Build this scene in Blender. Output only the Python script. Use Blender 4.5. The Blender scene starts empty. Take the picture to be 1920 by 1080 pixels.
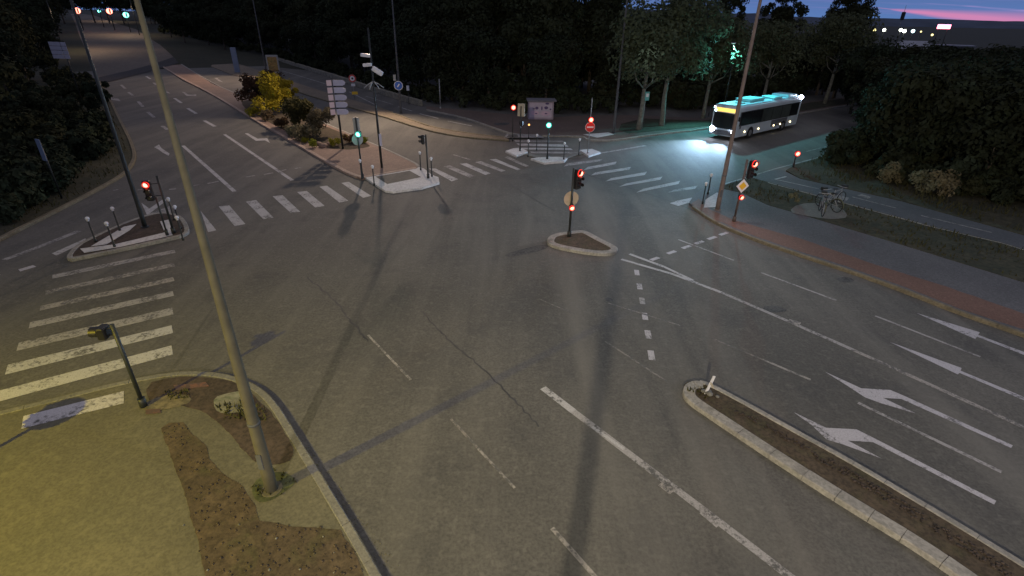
import bpy, math, random
from mathutils import Vector, Matrix, noise as mnoise
from mathutils.geometry import tessellate_polygon
R = math.radians
random.seed(7)
sc = bpy.context.scene
col = sc.collection

# ------------------------------------------------------------ camera
H = 9.5
F = 980.0
DOWN = Vector((-34.0, 1885.0, F)).normalized()          # camera space: x right, y down, z forward
UP = -DOWN
FW = (Vector((0, 0, 1)) - DOWN * DOWN.z).normalized()
RT = FW.cross(UP)
if RT.x < 0: RT = -RT
cd = bpy.data.cameras.new('camera')
cd.sensor_width = 36; cd.lens = F / 1920 * 36
cd.clip_start = 0.05; cd.clip_end = 9000
cam = bpy.data.objects.new('camera', cd); col.objects.link(cam)
def toworld(v): return Vector((v.dot(RT), v.dot(FW), v.dot(UP)))
cx_, cy_, cz_ = toworld(Vector((1, 0, 0))), toworld(Vector((0, -1, 0))), toworld(Vector((0, 0, -1)))
M4 = Matrix((cx_, cy_, cz_)).transposed().to_4x4(); M4.translation = Vector((0, 0, H))
cam.matrix_world = M4
sc.camera = cam

# ------------------------------------------------------------ world: dusk sky
EXPOSURE = 0.25
sc.view_settings.view_transform = 'Standard'; sc.view_settings.look = 'None'
sc.view_settings.exposure = EXPOSURE; sc.view_settings.gamma = 1
sc.view_settings.use_curve_mapping = False
W = bpy.data.worlds.new('World'); sc.world = W; W.use_nodes = True
nt = W.node_tree; N = nt.nodes; Lk = nt.links
bg = N['Background']
def nmath(nt, op, a, b=None, c=None, clamp=False):
    n = nt.nodes.new('ShaderNodeMath'); n.operation = op; n.use_clamp = clamp
    for i, v in enumerate((a, b, c)):
        if v is None: continue
        if isinstance(v, (int, float)): n.inputs[i].default_value = v
        else: nt.links.new(v, n.inputs[i])
    return n.outputs[0]
tc = N.new('ShaderNodeTexCoord'); sp = N.new('ShaderNodeSeparateXYZ'); Lk.new(tc.outputs['Generated'], sp.inputs[0])
X, Y, Z = sp.outputs
ramp = N.new('ShaderNodeValToRGB'); Lk.new(Z, ramp.inputs[0])
cr = ramp.color_ramp
cr.elements[0].position = 0.0; cr.elements[0].color = (.05, .10, .23, 1)
cr.elements[1].position = 1.0; cr.elements[1].color = (.088, .086, .100, 1)
e = cr.elements.new(.035); e.color = (.045, .078, .19, 1)
e = cr.elements.new(.25); e.color = (.07, .074, .11, 1)
# afterglow streaks low in the north-east: tan of the azimuth and elevation
az = nmath(nt, 'DIVIDE', X, nmath(nt, 'MAXIMUM', Y, .05))
cmb = N.new('ShaderNodeCombineXYZ')
Lk.new(nmath(nt, 'MULTIPLY', az, 5.0), cmb.inputs[0])
Lk.new(nmath(nt, 'MULTIPLY', nmath(nt, 'ADD', Z, nmath(nt, 'MULTIPLY', az, .022)), 160.0), cmb.inputs[1])
nz = N.new('ShaderNodeTexNoise'); nz.inputs['Scale'].default_value = 1.0; nz.inputs['Detail'].default_value = 6; nz.inputs['Roughness'].default_value = .6
Lk.new(cmb.outputs[0], nz.inputs['Vector'])
cloud = nmath(nt, 'MULTIPLY', nmath(nt, 'SUBTRACT', nz.outputs[0], .52), 4.5, clamp=True)
def mixc(nt, f, a, b):
    n = nt.nodes.new('ShaderNodeMix'); n.data_type = 'RGBA'
    for s, v in ((0, f), (6, a), (7, b)):
        if isinstance(v, (int, float)): n.inputs[s].default_value = v
        elif isinstance(v, tuple): n.inputs[s].default_value = (*v, 1) if len(v) == 3 else v
        else: nt.links.new(v, n.inputs[s])
    return n.outputs[2]
c1 = mixc(nt, nmath(nt, 'MULTIPLY', cloud, .6), ramp.outputs[0], (.10, .10, .24))
# glowing band of cloud falling to the east
BA, BB = 0.0, 0.0
def dirof(px, py):
    d = toworld(Vector((px - 960, py - 540, F))).normalized(); return d
d1, d2 = dirof(1690, 19), dirof(1915, 43)
a1, a2 = d1.x / d1.y, d2.x / d2.y
BB = (d2.z - d1.z) / (a2 - a1); BA = d1.z - BB * a1
v = nmath(nt, 'SUBTRACT', Z, nmath(nt, 'ADD', nmath(nt, 'MULTIPLY', az, BB), BA))
wid = nmath(nt, 'MAXIMUM', nmath(nt, 'MULTIPLY', nmath(nt, 'SUBTRACT', az, a1 - .03), .0105 / (a2 - a1)), .0005)
prof = nmath(nt, 'SUBTRACT', 1.25, nmath(nt, 'DIVIDE', nmath(nt, 'ABSOLUTE', nmath(nt, 'ADD', v, nmath(nt, 'MULTIPLY', nmath(nt, 'SUBTRACT', nz.outputs[0], .5), .004))), wid), clamp=True)
prof = nmath(nt, 'MULTIPLY', prof, nmath(nt, 'MULTIPLY', nmath(nt, 'SUBTRACT', az, a1 - .06), 12.0, clamp=True))
prof = nmath(nt, 'MULTIPLY', prof, nmath(nt, 'MULTIPLY', nmath(nt, 'SUBTRACT', 2.2, az), 2.0, clamp=True))
v2 = nmath(nt, 'SUBTRACT', Z, nmath(nt, 'ADD', nmath(nt, 'MULTIPLY', az, BB * .75), BA + .0105 + BB * .25 * a1))
p2 = nmath(nt, 'SUBTRACT', 1.0, nmath(nt, 'DIVIDE', nmath(nt, 'ABSOLUTE', v2), .0016), clamp=True)
p2 = nmath(nt, 'MULTIPLY', p2, nmath(nt, 'MULTIPLY', nmath(nt, 'SUBTRACT', nz.outputs[0], .44), 6.0, clamp=True))
p2 = nmath(nt, 'MULTIPLY', p2, nmath(nt, 'MULTIPLY', nmath(nt, 'SUBTRACT', az, a1 + .02), 12.0, clamp=True))
c1 = mixc(nt, nmath(nt, 'MULTIPLY', p2, .7), c1, (.22, .15, .32))
c2 = mixc(nt, nmath(nt, 'MULTIPLY', prof, .75), c1, (.38, .12, .22))
Lk.new(c2, bg.inputs[0]); bg.inputs[1].default_value = 1.75

# ------------------------------------------------------------ pixel -> place helpers
UD = Vector((-.623, .782))                               # direction of the main road (away)
LD = Vector((.782, .623))
def sstep(a, b, x):
    t = max(0, min(1, (x - a) / (b - a))); return t * t * (3 - 2 * t)
def hfun(x, y):
    """terrain: flat at the junction, the main road climbs away to the north-west"""
    s = x * UD.x + y * UD.y; l = x * LD.x + y * LD.y
    m = 1 - sstep(70, 150, abs(l))
    return (max(0, min(s, 330) - 112) * .031) * sstep(112, 150, s) * m if s > 112 else 0.0
def G(px, py, z=0.0):
    d = toworld(Vector((px - 960, py - 540, F)))
    t = (z - H) / d.z
    return Vector((d.x * t, d.y * t, z))
def GT(px, py, lift=0.0):
    """hit of the ray with the terrain"""
    d = toworld(Vector((px - 960, py - 540, F))).normalized()
    hd = math.hypot(d.x, d.y); t = 20.0
    while t < 900:
        p = Vector((0, 0, H)) + d * t
        if p.z <= hfun(p.x, p.y) + lift: return Vector((p.x, p.y, hfun(p.x, p.y) + lift))
        t += .25 if t > 60 else .5
    return Vector((d.x * 700, d.y * 700, hfun(d.x * 700, d.y * 700) + lift))
def ZAT(px, py, g):
    """height above the point g (x, y) that is seen in pixel row py"""
    d = toworld(Vector((px - 960, py - 540, F)))
    t = (g.x * d.x + g.y * d.y) / (d.x * d.x + d.y * d.y)
    return H + t * d.z
def smooth(pts, n=2, closed=True):
    for _ in range(n):
        q = []
        m = len(pts)
        for i in range(m if closed else m - 1):
            a, b = pts[i], pts[(i + 1) % m]
            q += [a * .75 + b * .25, a * .25 + b * .75]
        if not closed: q = [pts[0]] + q + [pts[-1]]
        pts = q
    return pts

# ------------------------------------------------------------ materials
MATS = {}
def new_mat(name):
    m = bpy.data.materials.new(name); m.use_nodes = True
    MATS[name] = m
    return m, m.node_tree, m.node_tree.nodes['Principled BSDF']
def noise_node(nt, scale, detail=4, rough=.55, coord='Object', vec=None, dist=0):
    n = nt.nodes.new('ShaderNodeTexNoise'); n.inputs['Scale'].default_value = scale
    n.inputs['Detail'].default_value = detail; n.inputs['Roughness'].default_value = rough; n.inputs['Distortion'].default_value = dist
    if vec is None:
        t = nt.nodes.new('ShaderNodeTexCoord'); vec = t.outputs[coord]
    nt.links.new(vec, n.inputs['Vector'])
    return n.outputs[0]
def spread(nt, s, lo, hi):
    n = nt.nodes.new('ShaderNodeMapRange'); nt.links.new(s, n.inputs[0])
    n.inputs[1].default_value = lo; n.inputs[2].default_value = hi
    return n.outputs[0]
def bump(nt, b, s, strength, dist=.02):
    n = nt.nodes.new('ShaderNodeBump'); n.inputs['Strength'].default_value = strength; n.inputs['Distance'].default_value = dist
    nt.links.new(s, n.inputs['Height']); nt.links.new(n.outputs[0], b.inputs['Normal'])
def plain(name, c, rough=.6, var=.25, scale=3.0, metal=0.0, fine=0.0):
    m, t, b = new_mat(name)
    dark = tuple(x * (1 - var) for x in c); lite = tuple(min(1, x * (1 + var)) for x in c)
    k = mixc(t, spread(t, noise_node(t, scale, 5), .3, .7), dark, lite)
    if fine:
        k = mixc(t, nmath(t, 'MULTIPLY', spread(t, noise_node(t, 38, 2), .35, .65), fine), k, tuple(x * .45 for x in c))
    t.links.new(k, b.inputs['Base Color']); b.inputs['Roughness'].default_value = rough; b.inputs['Metallic'].default_value = metal
    return m
def surface(name, c1, c2, big=.25, fine=26, finemix=.45, rough=.8, patch=None, bumpy=.4):
    """weathered ground surface: broad tone, patches, fine grain"""
    m, t, b = new_mat(name)
    k = mixc(t, spread(t, noise_node(t, big, 6, .6), .32, .68), c1, c2)
    if patch:
        k = mixc(t, nmath(t, 'MULTIPLY', spread(t, noise_node(t, patch[0], 5, .65, dist=.6), .5, .66), patch[2]), k, patch[1])
    g1 = noise_node(t, fine, 3, .7)
    k = mixc(t, nmath(t, 'MULTIPLY', spread(t, g1, .42, .62), finemix), k, tuple(x * .38 for x in c1))
    g2 = noise_node(t, fine * .37, 2, .6)
    k = mixc(t, nmath(t, 'MULTIPLY', spread(t, g2, .52, .72), finemix * .55), k, tuple(min(1, x * 1.7) for x in c2))
    t.links.new(k, b.inputs['Base Color']); b.inputs['Roughness'].default_value = rough
    bump(t, b, g1, bumpy, .01)
    return m
def paint(name, c, wear, under=(.10, .10, .095)):
    m, t, b = new_mat(name)
    g = noise_node(t, 9, 6, .75); g2 = noise_node(t, 1.3, 4, .6)
    s = nmath(t, 'ADD', nmath(t, 'MULTIPLY', g, .6), nmath(t, 'MULTIPLY', g2, .4))
    f = spread(t, s, wear - .035, wear + .06)
    dirt = mixc(t, spread(t, noise_node(t, 30, 3), .35, .7), c, tuple(x * .72 for x in c))
    k = mixc(t, f, under, dirt)
    t.links.new(k, b.inputs['Base Color']); b.inputs['Roughness'].default_value = .7
    return m
def glow(name, c, s, body=(.02, .02, .02)):
    m, t, b = new_mat(name)
    b.inputs['Base Color'].default_value = (*body, 1)
    b.inputs['Emission Color'].default_value = (*c, 1); b.inputs['Emission Strength'].default_value = s
    return m
asphalt = surface('asphalt', (.088, .087, .079), (.138, .134, .119), .13, 13, .45, patch=(.45, (.07, .07, .069), .6))
def _tracks():
    """tyre-polished tracks and old trench repairs, laid along the traffic"""
    t = asphalt.node_tree; b = t.nodes['Principled BSDF']
    src = b.inputs['Base Color'].links[0].from_socket
    tcn = t.nodes.new('ShaderNodeTexCoord'); mp = t.nodes.new('ShaderNodeMapping')
    mp.inputs['Rotation'].default_value = (0, 0, math.atan2(-UD.x, UD.y) * -1)
    mp.inputs['Scale'].default_value = (.55, .05, 1)
    t.links.new(tcn.outputs['Object'], mp.inputs[0])
    n = noise_node(t, 1.0, 5, .6, vec=mp.outputs[0], dist=.3)
    k = mixc(t, nmath(t, 'MULTIPLY', spread(t, n, .45, .7), .6), src, (.18, .174, .154))
    t.links.new(k, b.inputs['Base Color'])
_tracks()
asphalt_far = surface('asphalt_far', (.12, .10, .08), (.17, .14, .11), .06, 3, .4)
asphalt_old = surface('asphalt_pavement', (.10, .10, .105), (.14, .14, .145), .3, 20, .5)
seam = plain('bitumen_seam', (.05, .05, .05), .6, .3, 2)
red_lane = surface('red_asphalt', (.16, .09, .066), (.21, .12, .09), .3, 20, .5)
pink_pave = surface('pink_paving', (.22, .15, .115), (.30, .21, .16), .3, 9, .35)
brown_pave = surface('brown_pavement', (.12, .09, .075), (.17, .125, .10), .2, 8, .4)
gravel_pave = surface('gritty_pavement', (.10, .095, .068), (.145, .138, .095), .3, 14, .38, patch=(.5, (.10, .10, .072), .5))
concrete = surface('concrete', (.15, .15, .135), (.21, .205, .18), .5, 14, .4)
white_conc = surface('pale_concrete', (.55, .55, .55), (.72, .72, .71), .6, 10, .35)
kerb_m = surface('kerb_stone', (.27, .26, .235), (.38, .365, .32), .9, 12, .4, patch=(2.2, (.2, .2, .16), .6))
kerb_yel = surface('kerb_weathered', (.15, .13, .085), (.23, .195, .125), .9, 12, .45)
soil = surface('planting_soil', (.065, .05, .033), (.10, .075, .048), .5, 11, .6, rough=1, patch=(1.2, (.07, .075, .03), .5), bumpy=.9)
soil_dark = surface('dark_soil', (.048, .038, .030), (.085, .062, .05), .7, 9, .6, rough=1, bumpy=1)
grass_m = surface('rough_grass', (.03, .036, .02), (.065, .06, .032), .3, 5, .65, rough=1, patch=(.35, (.10, .085, .05), .6), bumpy=1)
forest_floor = surface('forest_floor', (.02, .024, .012), (.04, .04, .02), .2, 4, .5, rough=1)
white_p = paint('road_paint', (.52, .52, .52), .43)
white_w = paint('road_paint_worn', (.40, .39, .38), .46)
white_f = paint('road_paint_faded', (.38, .36, .33), .48)
white_g = paint('road_paint_ghost', (.27, .25, .22), .49)
fresh_p = paint('road_paint_fresh', (.52, .51, .54), .42)
galv = plain('galvanised_steel', (.30, .31, .31), .45, .2, 2.5, .3)
board_pink = plain('board_rose_white', (.85, .66, .64), .5, .06, 2)
galv_dk = plain('dull_galvanised_steel', (.085, .09, .095), .9, .2, 2.5)
galv_lt = plain('pale_steel', (.42, .43, .43), .5, .15, 2.5)
dark_metal = plain('dark_metal', (.022, .026, .024), .5, .3, 4)
black_pl = plain('black_plastic', (.012, .012, .013), .45, .3, 5)
white_pl = plain('white_plastic', (.72, .72, .74), .4, .08, 3)
grey_back = plain('sign_back', (.34, .35, .33), .5, .12, 3)
beige_back = plain('signal_back', (.42, .36, .26), .6, .12, 4)
sign_white = plain('sign_white', (.78, .78, .78), .4, .05, 2)
sign_yellow = plain('sign_yellow', (.80, .50, .03), .4, .05, 2)
sign_red = plain('sign_red', (.60, .03, .02), .4, .05, 2)
sign_blue = plain('sign_blue', (.03, .12, .48), .4, .05, 2)
sign_teal = plain('sign_teal', (.12, .42, .38), .4, .05, 2)
board_blue = plain('board_pale', (.50, .50, .60), .5, .08, 2)
bark = plain('bark', (.10, .08, .06), .9, .45, 6)
bark_pale = plain('pale_bark', (.17, .17, .14), .9, .35, 5)
stone_wall = surface('wall_stone', (.20, .19, .15), (.34, .32, .25), 1.2, 5, .5)
glass_dk = plain('dark_glass', (.015, .018, .02), .08, .2, 1)
glass_frost = plain('frosted_glass', (.07, .085, .08), .3, .5, 1.2)
rubber = plain('rubber', (.015, .015, .015), .8, .2, 5)
bus_white = plain('bus_paint', (.60, .70, .78), .3, .08, .8)
bus_roof = plain('bus_roof_lamplit', (.38, .74, .84), .45, .12, 1.1)  # cyan lamplight from above painted into the roof colour
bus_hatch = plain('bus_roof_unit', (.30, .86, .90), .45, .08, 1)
bus_grey = plain('bus_panel_grey', (.14, .15, .17), .4, .12, 1)
L_red = glow('lens_red', (1, .22, .15), 5)
L_red2 = glow('lens_red_small', (1, .24, .14), 5)
L_red_rf = glow('lens_red_dim', (1, .06, .02), 1.6)
L_amb = glow('lens_amber', (1, .42, .12), 3)
L_amb2 = glow('marker_amber', (1, .80, .42), 9)
L_grn = glow('lens_green', (.22, 1, .8), 4)
L_head = glow('headlamp', (.75, .82, 1), 60)
L_mark = glow('marker_white', (.75, .9, 1), 14)
L_dest = glow('destination_glow', (1, .62, .13), 1.5)
L_town = glow('town_lamp', (.95, 1, .85), 6)
L_townw = glow('town_lamp_warm', (1, .85, .35), 2.2)
L_sign = glow('roof_sign_pink', (1, .22, .34), 5)
L_lumi = glow('luminaire_glass', (1, .86, .62), 8)
L_cool = glow('luminaire_cool', (.55, 1, .86), 1.2)
lens_off = plain('unlit_lens', (.05, .05, .045), .3, .2, 3)
def leafmat(name, c, var=.5, trans=.25):
    m, t, b = new_mat(name)
    g = noise_node(t, .9, 4, .7)
    oi = t.nodes.new('ShaderNodeObjectInfo')
    k = mixc(t, spread(t, g, .3, .7), tuple(x * (1 - var) for x in c), tuple(min(1, x * (1 + var)) for x in c))
    k2 = mixc(t, nmath(t, 'MULTIPLY', oi.outputs['Random'], .45), k, (c[0] * 1.3, c[1] * .8, c[2] * .6))
    k3 = mixc(t, nmath(t, 'MULTIPLY', spread(t, noise_node(t, 7, 2), .4, .65), .5), k2, tuple(x * .3 for x in c))
    t.links.new(k3, b.inputs['Base Color']); b.inputs['Roughness'].default_value = .9; b.inputs['Specular IOR Level'].default_value = .15
    tr = t.nodes.new('ShaderNodeBsdfTranslucent'); t.links.new(k3, tr.inputs[0])
    mx = t.nodes.new('ShaderNodeMixShader'); mx.inputs[0].default_value = trans
    t.links.new(b.outputs[0], mx.inputs[1]); t.links.new(tr.outputs[0], mx.inputs[2])
    t.links.new(mx.outputs[0], t.nodes['Material Output'].inputs[0])
    return m
leaf_dark = leafmat('leaf_dark', (.042, .056, .03), .6, .15)
leaf_mid = leafmat('leaf_mid', (.030, .042, .024), .6, .15)
leaf_plane = leafmat('leaf_plane', (.10, .14, .085), .6, .3)
leaf_yellow = leafmat('leaf_golden', (.46, .40, .035), .4)
leaf_lime = leafmat('leaf_lime', (.30, .34, .04), .3)
leaf_olive = leafmat('leaf_olive', (.17, .15, .09), .4)
leaf_brown = leafmat('leaf_russet', (.11, .075, .045), .5)
leaf_deep = leafmat('leaf_deep', (.07, .075, .03), .4)
leaf_dry = leafmat('leaf_dry', (.20, .21, .13), .4)

# ------------------------------------------------------------ mesh helper
class MB:
    def __init__(s): s.v = []; s.f = []; s.mi = []; s.k = 0; s.sm = []
    def add(s, vs, fs, sm=False):
        o = len(s.v); s.v += [tuple(v) for v in vs]
        for f in fs: s.f.append([o + i for i in f]); s.mi.append(s.k); s.sm.append(sm)
        return s
    def box(s, c, d, rz=0, rx=0, ry=0, bev=0):
        hx, hy, hz = d[0] / 2, d[1] / 2, d[2] / 2
        M = Matrix.Translation(Vector(c)) @ Matrix.Rotation(rz, 4, 'Z') @ Matrix.Rotation(ry, 4, 'Y') @ Matrix.Rotation(rx, 4, 'X')
        if bev <= 0:
            vs = [M @ Vector((x * hx, y * hy, z * hz)) for z in (-1, 1) for y in (-1, 1) for x in (-1, 1)]
            return s.add(vs, [(0, 2, 3, 1), (4, 5, 7, 6), (0, 1, 5, 4), (2, 6, 7, 3), (0, 4, 6, 2), (1, 3, 7, 5)])
        b = bev; ring = []
        for z, i in ((-hz, b), (-hz + b, 0), (hz - b, 0), (hz, b)):
            x, y = hx - i, hy - i
            ring.append([(-x, -y + b, z), (-x + b, -y, z), (x - b, -y, z), (x, -y + b, z), (x, y - b, z), (x - b, y, z), (-x + b, y, z), (-x, y - b, z)])
        vs = [M @ Vector(p) for r in ring for p in r]
        fs = [tuple(range(7, -1, -1)), tuple(range(24, 32))]
        for a in range(3):
            for i in range(8):
                j = (i + 1) % 8; fs.append((a * 8 + i, a * 8 + j, a * 8 + 8 + j, a * 8 + 8 + i))
        return s.add(vs, fs)
    def tube(s, pts, rad, n=12, cap=True):
        pts = [Vector(p) for p in pts]
        if isinstance(rad, (int, float)): rad = [rad] * len(pts)
        vs = []
        u = None
        for i, p in enumerate(pts):
            d = (pts[min(i + 1, len(pts) - 1)] - pts[max(i - 1, 0)]).normalized()
            if u is None: u = d.orthogonal().normalized()
            u = (u - d * u.dot(d)).normalized(); w = d.cross(u)
            vs += [p + (u * math.cos(2 * math.pi * k / n) + w * math.sin(2 * math.pi * k / n)) * rad[i] for k in range(n)]
        fs = []
        for i in range(len(pts) - 1):
            for k in range(n):
                j = (k + 1) % n; fs.append((i * n + k, i * n + j, i * n + n + j, i * n + n + k))
        s.add(vs, fs, True)
        if cap:
            o = len(s.v) - len(vs)
            s.f.append([o + k for k in range(n - 1, -1, -1)]); s.mi.append(s.k); s.sm.append(False)
            s.f.append([o + (len(pts) - 1) * n + k for k in range(n)]); s.mi.append(s.k); s.sm.append(False)
        return s
    def ball(s, c, r, n=12, m=8, sz=1):
        vs = []; fs = []
        for i in range(m + 1):
            a = math.pi * i / m
            for k in range(n):
                b = 2 * math.pi * k / n
                vs.append((c[0] + r * math.sin(a) * math.cos(b), c[1] + r * math.sin(a) * math.sin(b), c[2] + r * sz * math.cos(a)))
        for i in range(m):
            for k in range(n):
                j = (k + 1) % n; fs.append((i * n + k, i * n + n + k, i * n + n + j, i * n + j))
        return s.add(vs, fs, True)
    def flat(s, pts, z=None):
        """horizontal polygon facing up"""
        ps = [Vector((p[0], p[1], z if z is not None else p[2])) for p in pts]
        tri = tessellate_polygon([[Vector((p.x, p.y, 0)) for p in ps]])
        out = []
        for t in tri:
            a, b, c = (ps[i] for i in t)
            out.append(t if (b - a).to_2d().cross((c - a).to_2d()) > 0 else (t[0], t[2], t[1]))
        return s.add(ps, out)
    def prism(s, pts, z0, z1):
        s.flat(pts, z1)
        n = len(pts); area = sum(pts[i][0] * pts[(i + 1) % n][1] - pts[(i + 1) % n][0] * pts[i][1] for i in range(n))
        vs = [(p[0], p[1], z0) for p in pts] + [(p[0], p[1], z1) for p in pts]
        fs = []
        for i in range(n):
            j = (i + 1) % n
            fs.append((i, j, n + j, n + i) if area > 0 else (j, i, n + i, n + j))
        return s.add(vs, fs)
    def build(s, name, mats, parent=None):
        me = bpy.data.meshes.new(name)
        me.from_pydata(s.v, [], s.f)
        for m in (mats if isinstance(mats, (list, tuple)) else [mats]): me.materials.append(m)
        me.polygons.foreach_set('material_index', s.mi); me.polygons.foreach_set('use_smooth', s.sm)
        me.update()
        o = bpy.data.objects.new(name, me); col.objects.link(o)
        if parent: o.parent = parent
        return o
def tag(o, label, cat, group=None):
    o['label'] = label; o['category'] = cat
    if group: o['group'] = group
    return o
def empty(name, loc, rz=0, label=None, cat=None, group=None, scale=1):
    o = bpy.data.objects.new(name, None); col.objects.link(o); o.empty_display_size = .3
    o.location = loc; o.rotation_euler = (0, 0, rz); o.scale = (scale,) * 3
    if label: tag(o, label, cat, group)
    return o
def struct(o, k='structure', label=None):
    o['kind'] = k
    if label: o['label'] = label
    return o
def copy_tree(o, parent=None):
    c = o.copy(); col.objects.link(c); c.parent = parent
    for ch in list(o.children): copy_tree(ch, c)
    return c
def face_dir(d): return math.atan2(d[1], d[0]) + math.pi / 2   # local -y looks along d
TOWARD_R = Vector((.623, -.782))      # towards the traffic coming from the lower right
TOCAM = Vector((0, -1))

# ------------------------------------------------------------ terrain, roads
def polar_ground():
    m = MB(); rs = [0, 10, 25, 45, 70] + [90 + 14 * i for i in range(24)] + [450, 600, 900, 1500, 2600, 4500]
    na = 96; vs = [(0, 0, -.06)]
    for r in rs[1:]:
        for k in range(na):
            a = 2 * math.pi * k / na; x, y = r * math.cos(a), r * math.sin(a)
            vs.append((x, y, hfun(x, y) - .06))
    fs = [(0, 1 + k, 1 + (k + 1) % na) for k in range(na)]
    for i in range(len(rs) - 2):
        for k in range(na):
            j = (k + 1) % na; a = 1 + i * na; fs.append((a + k, a + na + k, a + na + j, a + j))
    m.add(vs, fs, True)
    return struct(m.build('ground', forest_floor))
polar_ground()
# far ridge
def ridge():
    m = MB(); vs = []; n = 160
    for i in range(n):
        a = R(-20 + 110 * i / (n - 1))          # azimuth from forward, clockwise
        x, y = math.sin(a), math.cos(a)
        hh = 26 + 16 * mnoise.noise(Vector((a * 3, 1, 0))) + 7 * mnoise.noise(Vector((a * 14, 4, 0))) + 3 * mnoise.noise(Vector((a * 60, 9, 0)))
        hh *= max(.25, 1 - .9 * max(0, (math.degrees(a) - 22) / 30))
        vs += [(x * 2300, y * 2300, -2), (x * 2500, y * 2500, H + hh), (x * 3300, y * 3300, -2)]
    fs = []
    for i in range(n - 1):
        for k in range(2): fs.append((i * 3 + k, i * 3 + k + 1, i * 3 + 4 + k, i * 3 + 3 + k))
    m.add(vs, fs, True)
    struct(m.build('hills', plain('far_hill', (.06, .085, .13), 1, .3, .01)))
ridge()
# asphalt of the whole junction
road = MB()
road.flat([Vector(p) for p in ((-75, -40, 0), (75, -40, 0), (75, 30, 0), (95, 120, 0), (45, 100, 0), (-20, 92, 0), (-60, 118, 0), (-92, 112, 0), (-60, 70, 0), (-75, 40, 0))], 0.0)
struct(road.build('road', asphalt))
def strip_on_terrain(name, lpx, rpx, mat, lift, nseg=6):
    m = MB(); L = []; Rr = []
    for (a, b) in zip(lpx, rpx):
        L.append(GT(*a, lift)); Rr.append(GT(*b, lift))
    vs = []; 
    for i in range(len(L) - 1):
        for k in range(nseg + (i == len(L) - 2)):
            t = k / nseg
            p = L[i].lerp(L[i + 1], t); q = Rr[i].lerp(Rr[i + 1], t)
            for j in range(7):
                w = p.lerp(q, j / 6); vs.append((w.x, w.y, hfun(w.x, w.y) + lift))
    n = len(vs) // 7
    fs = [(i * 7 + j, i * 7 + j + 1, i * 7 + 8 + j, i * 7 + 7 + j) for i in range(n - 1) for j in range(6)]
    m.add(vs, fs)
    o = m.build(name, mat); struct(o)
    return o
strip_on_terrain('road', [(184, 156), (168, 110), (150, 70), (140, 42), (132, 26)], [(330, 112), (300, 84), (255, 55), (200, 38), (158, 27)], asphalt_far, .02)

strip_on_terrain('road', [(186, 158), (172, 148)], [(335, 118), (325, 107)], plain('dark_band', (.022, .02, .02), .8, .2, 1), .07, 2)  # dark band laid across the far road
# raised ground: grass verges and pavements
ZK = .13
def slab(name, px, mat, z=ZK, sm=0, extra_world=None, z0=-.05, kind='structure', parent=None, isworld=False):
    pts = [G(*p, z) for p in px] if not isworld else [Vector((*p, z)) for p in px]
    if sm: pts = smooth(pts, sm)
    if extra_world: pts += [Vector((x, y, z)) for x, y in extra_world]
    m = MB(); m.prism(pts, z0, z)
    return struct(m.build(name, mat), kind)
def sheet(name, px, mat, z=.004, sm=0, rough_edge=False):
    pts = [G(*p, z) for p in px]
    if sm: pts = smooth(pts, sm)
    if mat in (soil, soil_dark, red_lane) or rough_edge:
        q = []
        for i in range(len(pts)):
            a, b = pts[i], pts[(i + 1) % len(pts)]; k = max(1, min(60, int((b - a).length / .09)))
            for j in range(k):
                p = a.lerp(b, j / k); h1 = mnoise.noise(Vector((p.x * 2.2, p.y * 2.2, 3))); h2 = mnoise.noise(Vector((p.x * 9, p.y * 9, 7)))
                t = (b - a).normalized(); q.append(p + Vector((-t.y, t.x, 0)) * (h1 * .035 + h2 * .02))
        pts = q
    m = MB(); m.flat(pts, z)
    return struct(m.build(name, mat))
def kerb(px, mat=kerb_m, w=.18, z=ZK + .015, sm=2, closed=False, side=0, stone=1.0, z0=-.02):
    """row of kerb stones along a line; side shifts it inwards"""
    pts = [G(*p, z) for p in px]
    pts = smooth(pts, sm, closed)
    if closed: pts = pts + [pts[0]]
    # resample
    m = MB(); acc = []; 
    for i in range(len(pts) - 1):
        a, b = pts[i], pts[i + 1]; d = (b - a).length
        k = max(1, int(d / .25))
        for j in range(k): acc.append(a.lerp(b, j / k))
    acc.append(pts[-1])
    nrm = []
    for i in range(len(acc)):
        t = (acc[min(i + 1, len(acc) - 1)] - acc[max(i - 1, 0)]); t.z = 0; t.normalize(); nrm.append(Vector((-t.y, t.x, 0)))
    i = 0
    while i < len(acc) - 1:
        ln = 0; j = i
        while j < len(acc) - 1 and ln < stone: ln += (acc[j + 1] - acc[j]).length; j += 1
        dz = random.uniform(-.006, .006); vs = []; fs = []
        seg = list(range(i, j + 1)); n = len(seg)
        for q, s_ in enumerate(seg):
            t = (acc[min(s_ + 1, len(acc) - 1)] - acc[max(s_ - 1, 0)]).normalized() * (.005 if q == 0 else (-.005 if q == n - 1 else 0))
            c = acc[s_] + t; nn = nrm[s_]
            o0, o1 = side * w - w / 2, side * w + w / 2
            for off, zz in ((o0, z0), (o0, z + dz - .02), (o0 + .02, z + dz), (o1 - .02, z + dz), (o1, z + dz - .02), (o1, z0)):
                p = c + nn * off; vs.append((p.x, p.y, zz))
        for q in range(n - 1):
            for k in range(5): fs.append((q * 6 + k, q * 6 + 6 + k, q * 6 + 7 + k, q * 6 + 1 + k))
        fs.append((0, 1, 2, 3, 4, 5)); e0 = (n - 1) * 6; fs.append(tuple(e0 + k for k in (5, 4, 3, 2, 1, 0)))
        m.add(vs, fs); i = j
    return struct(m.build('kerb', mat))

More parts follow.
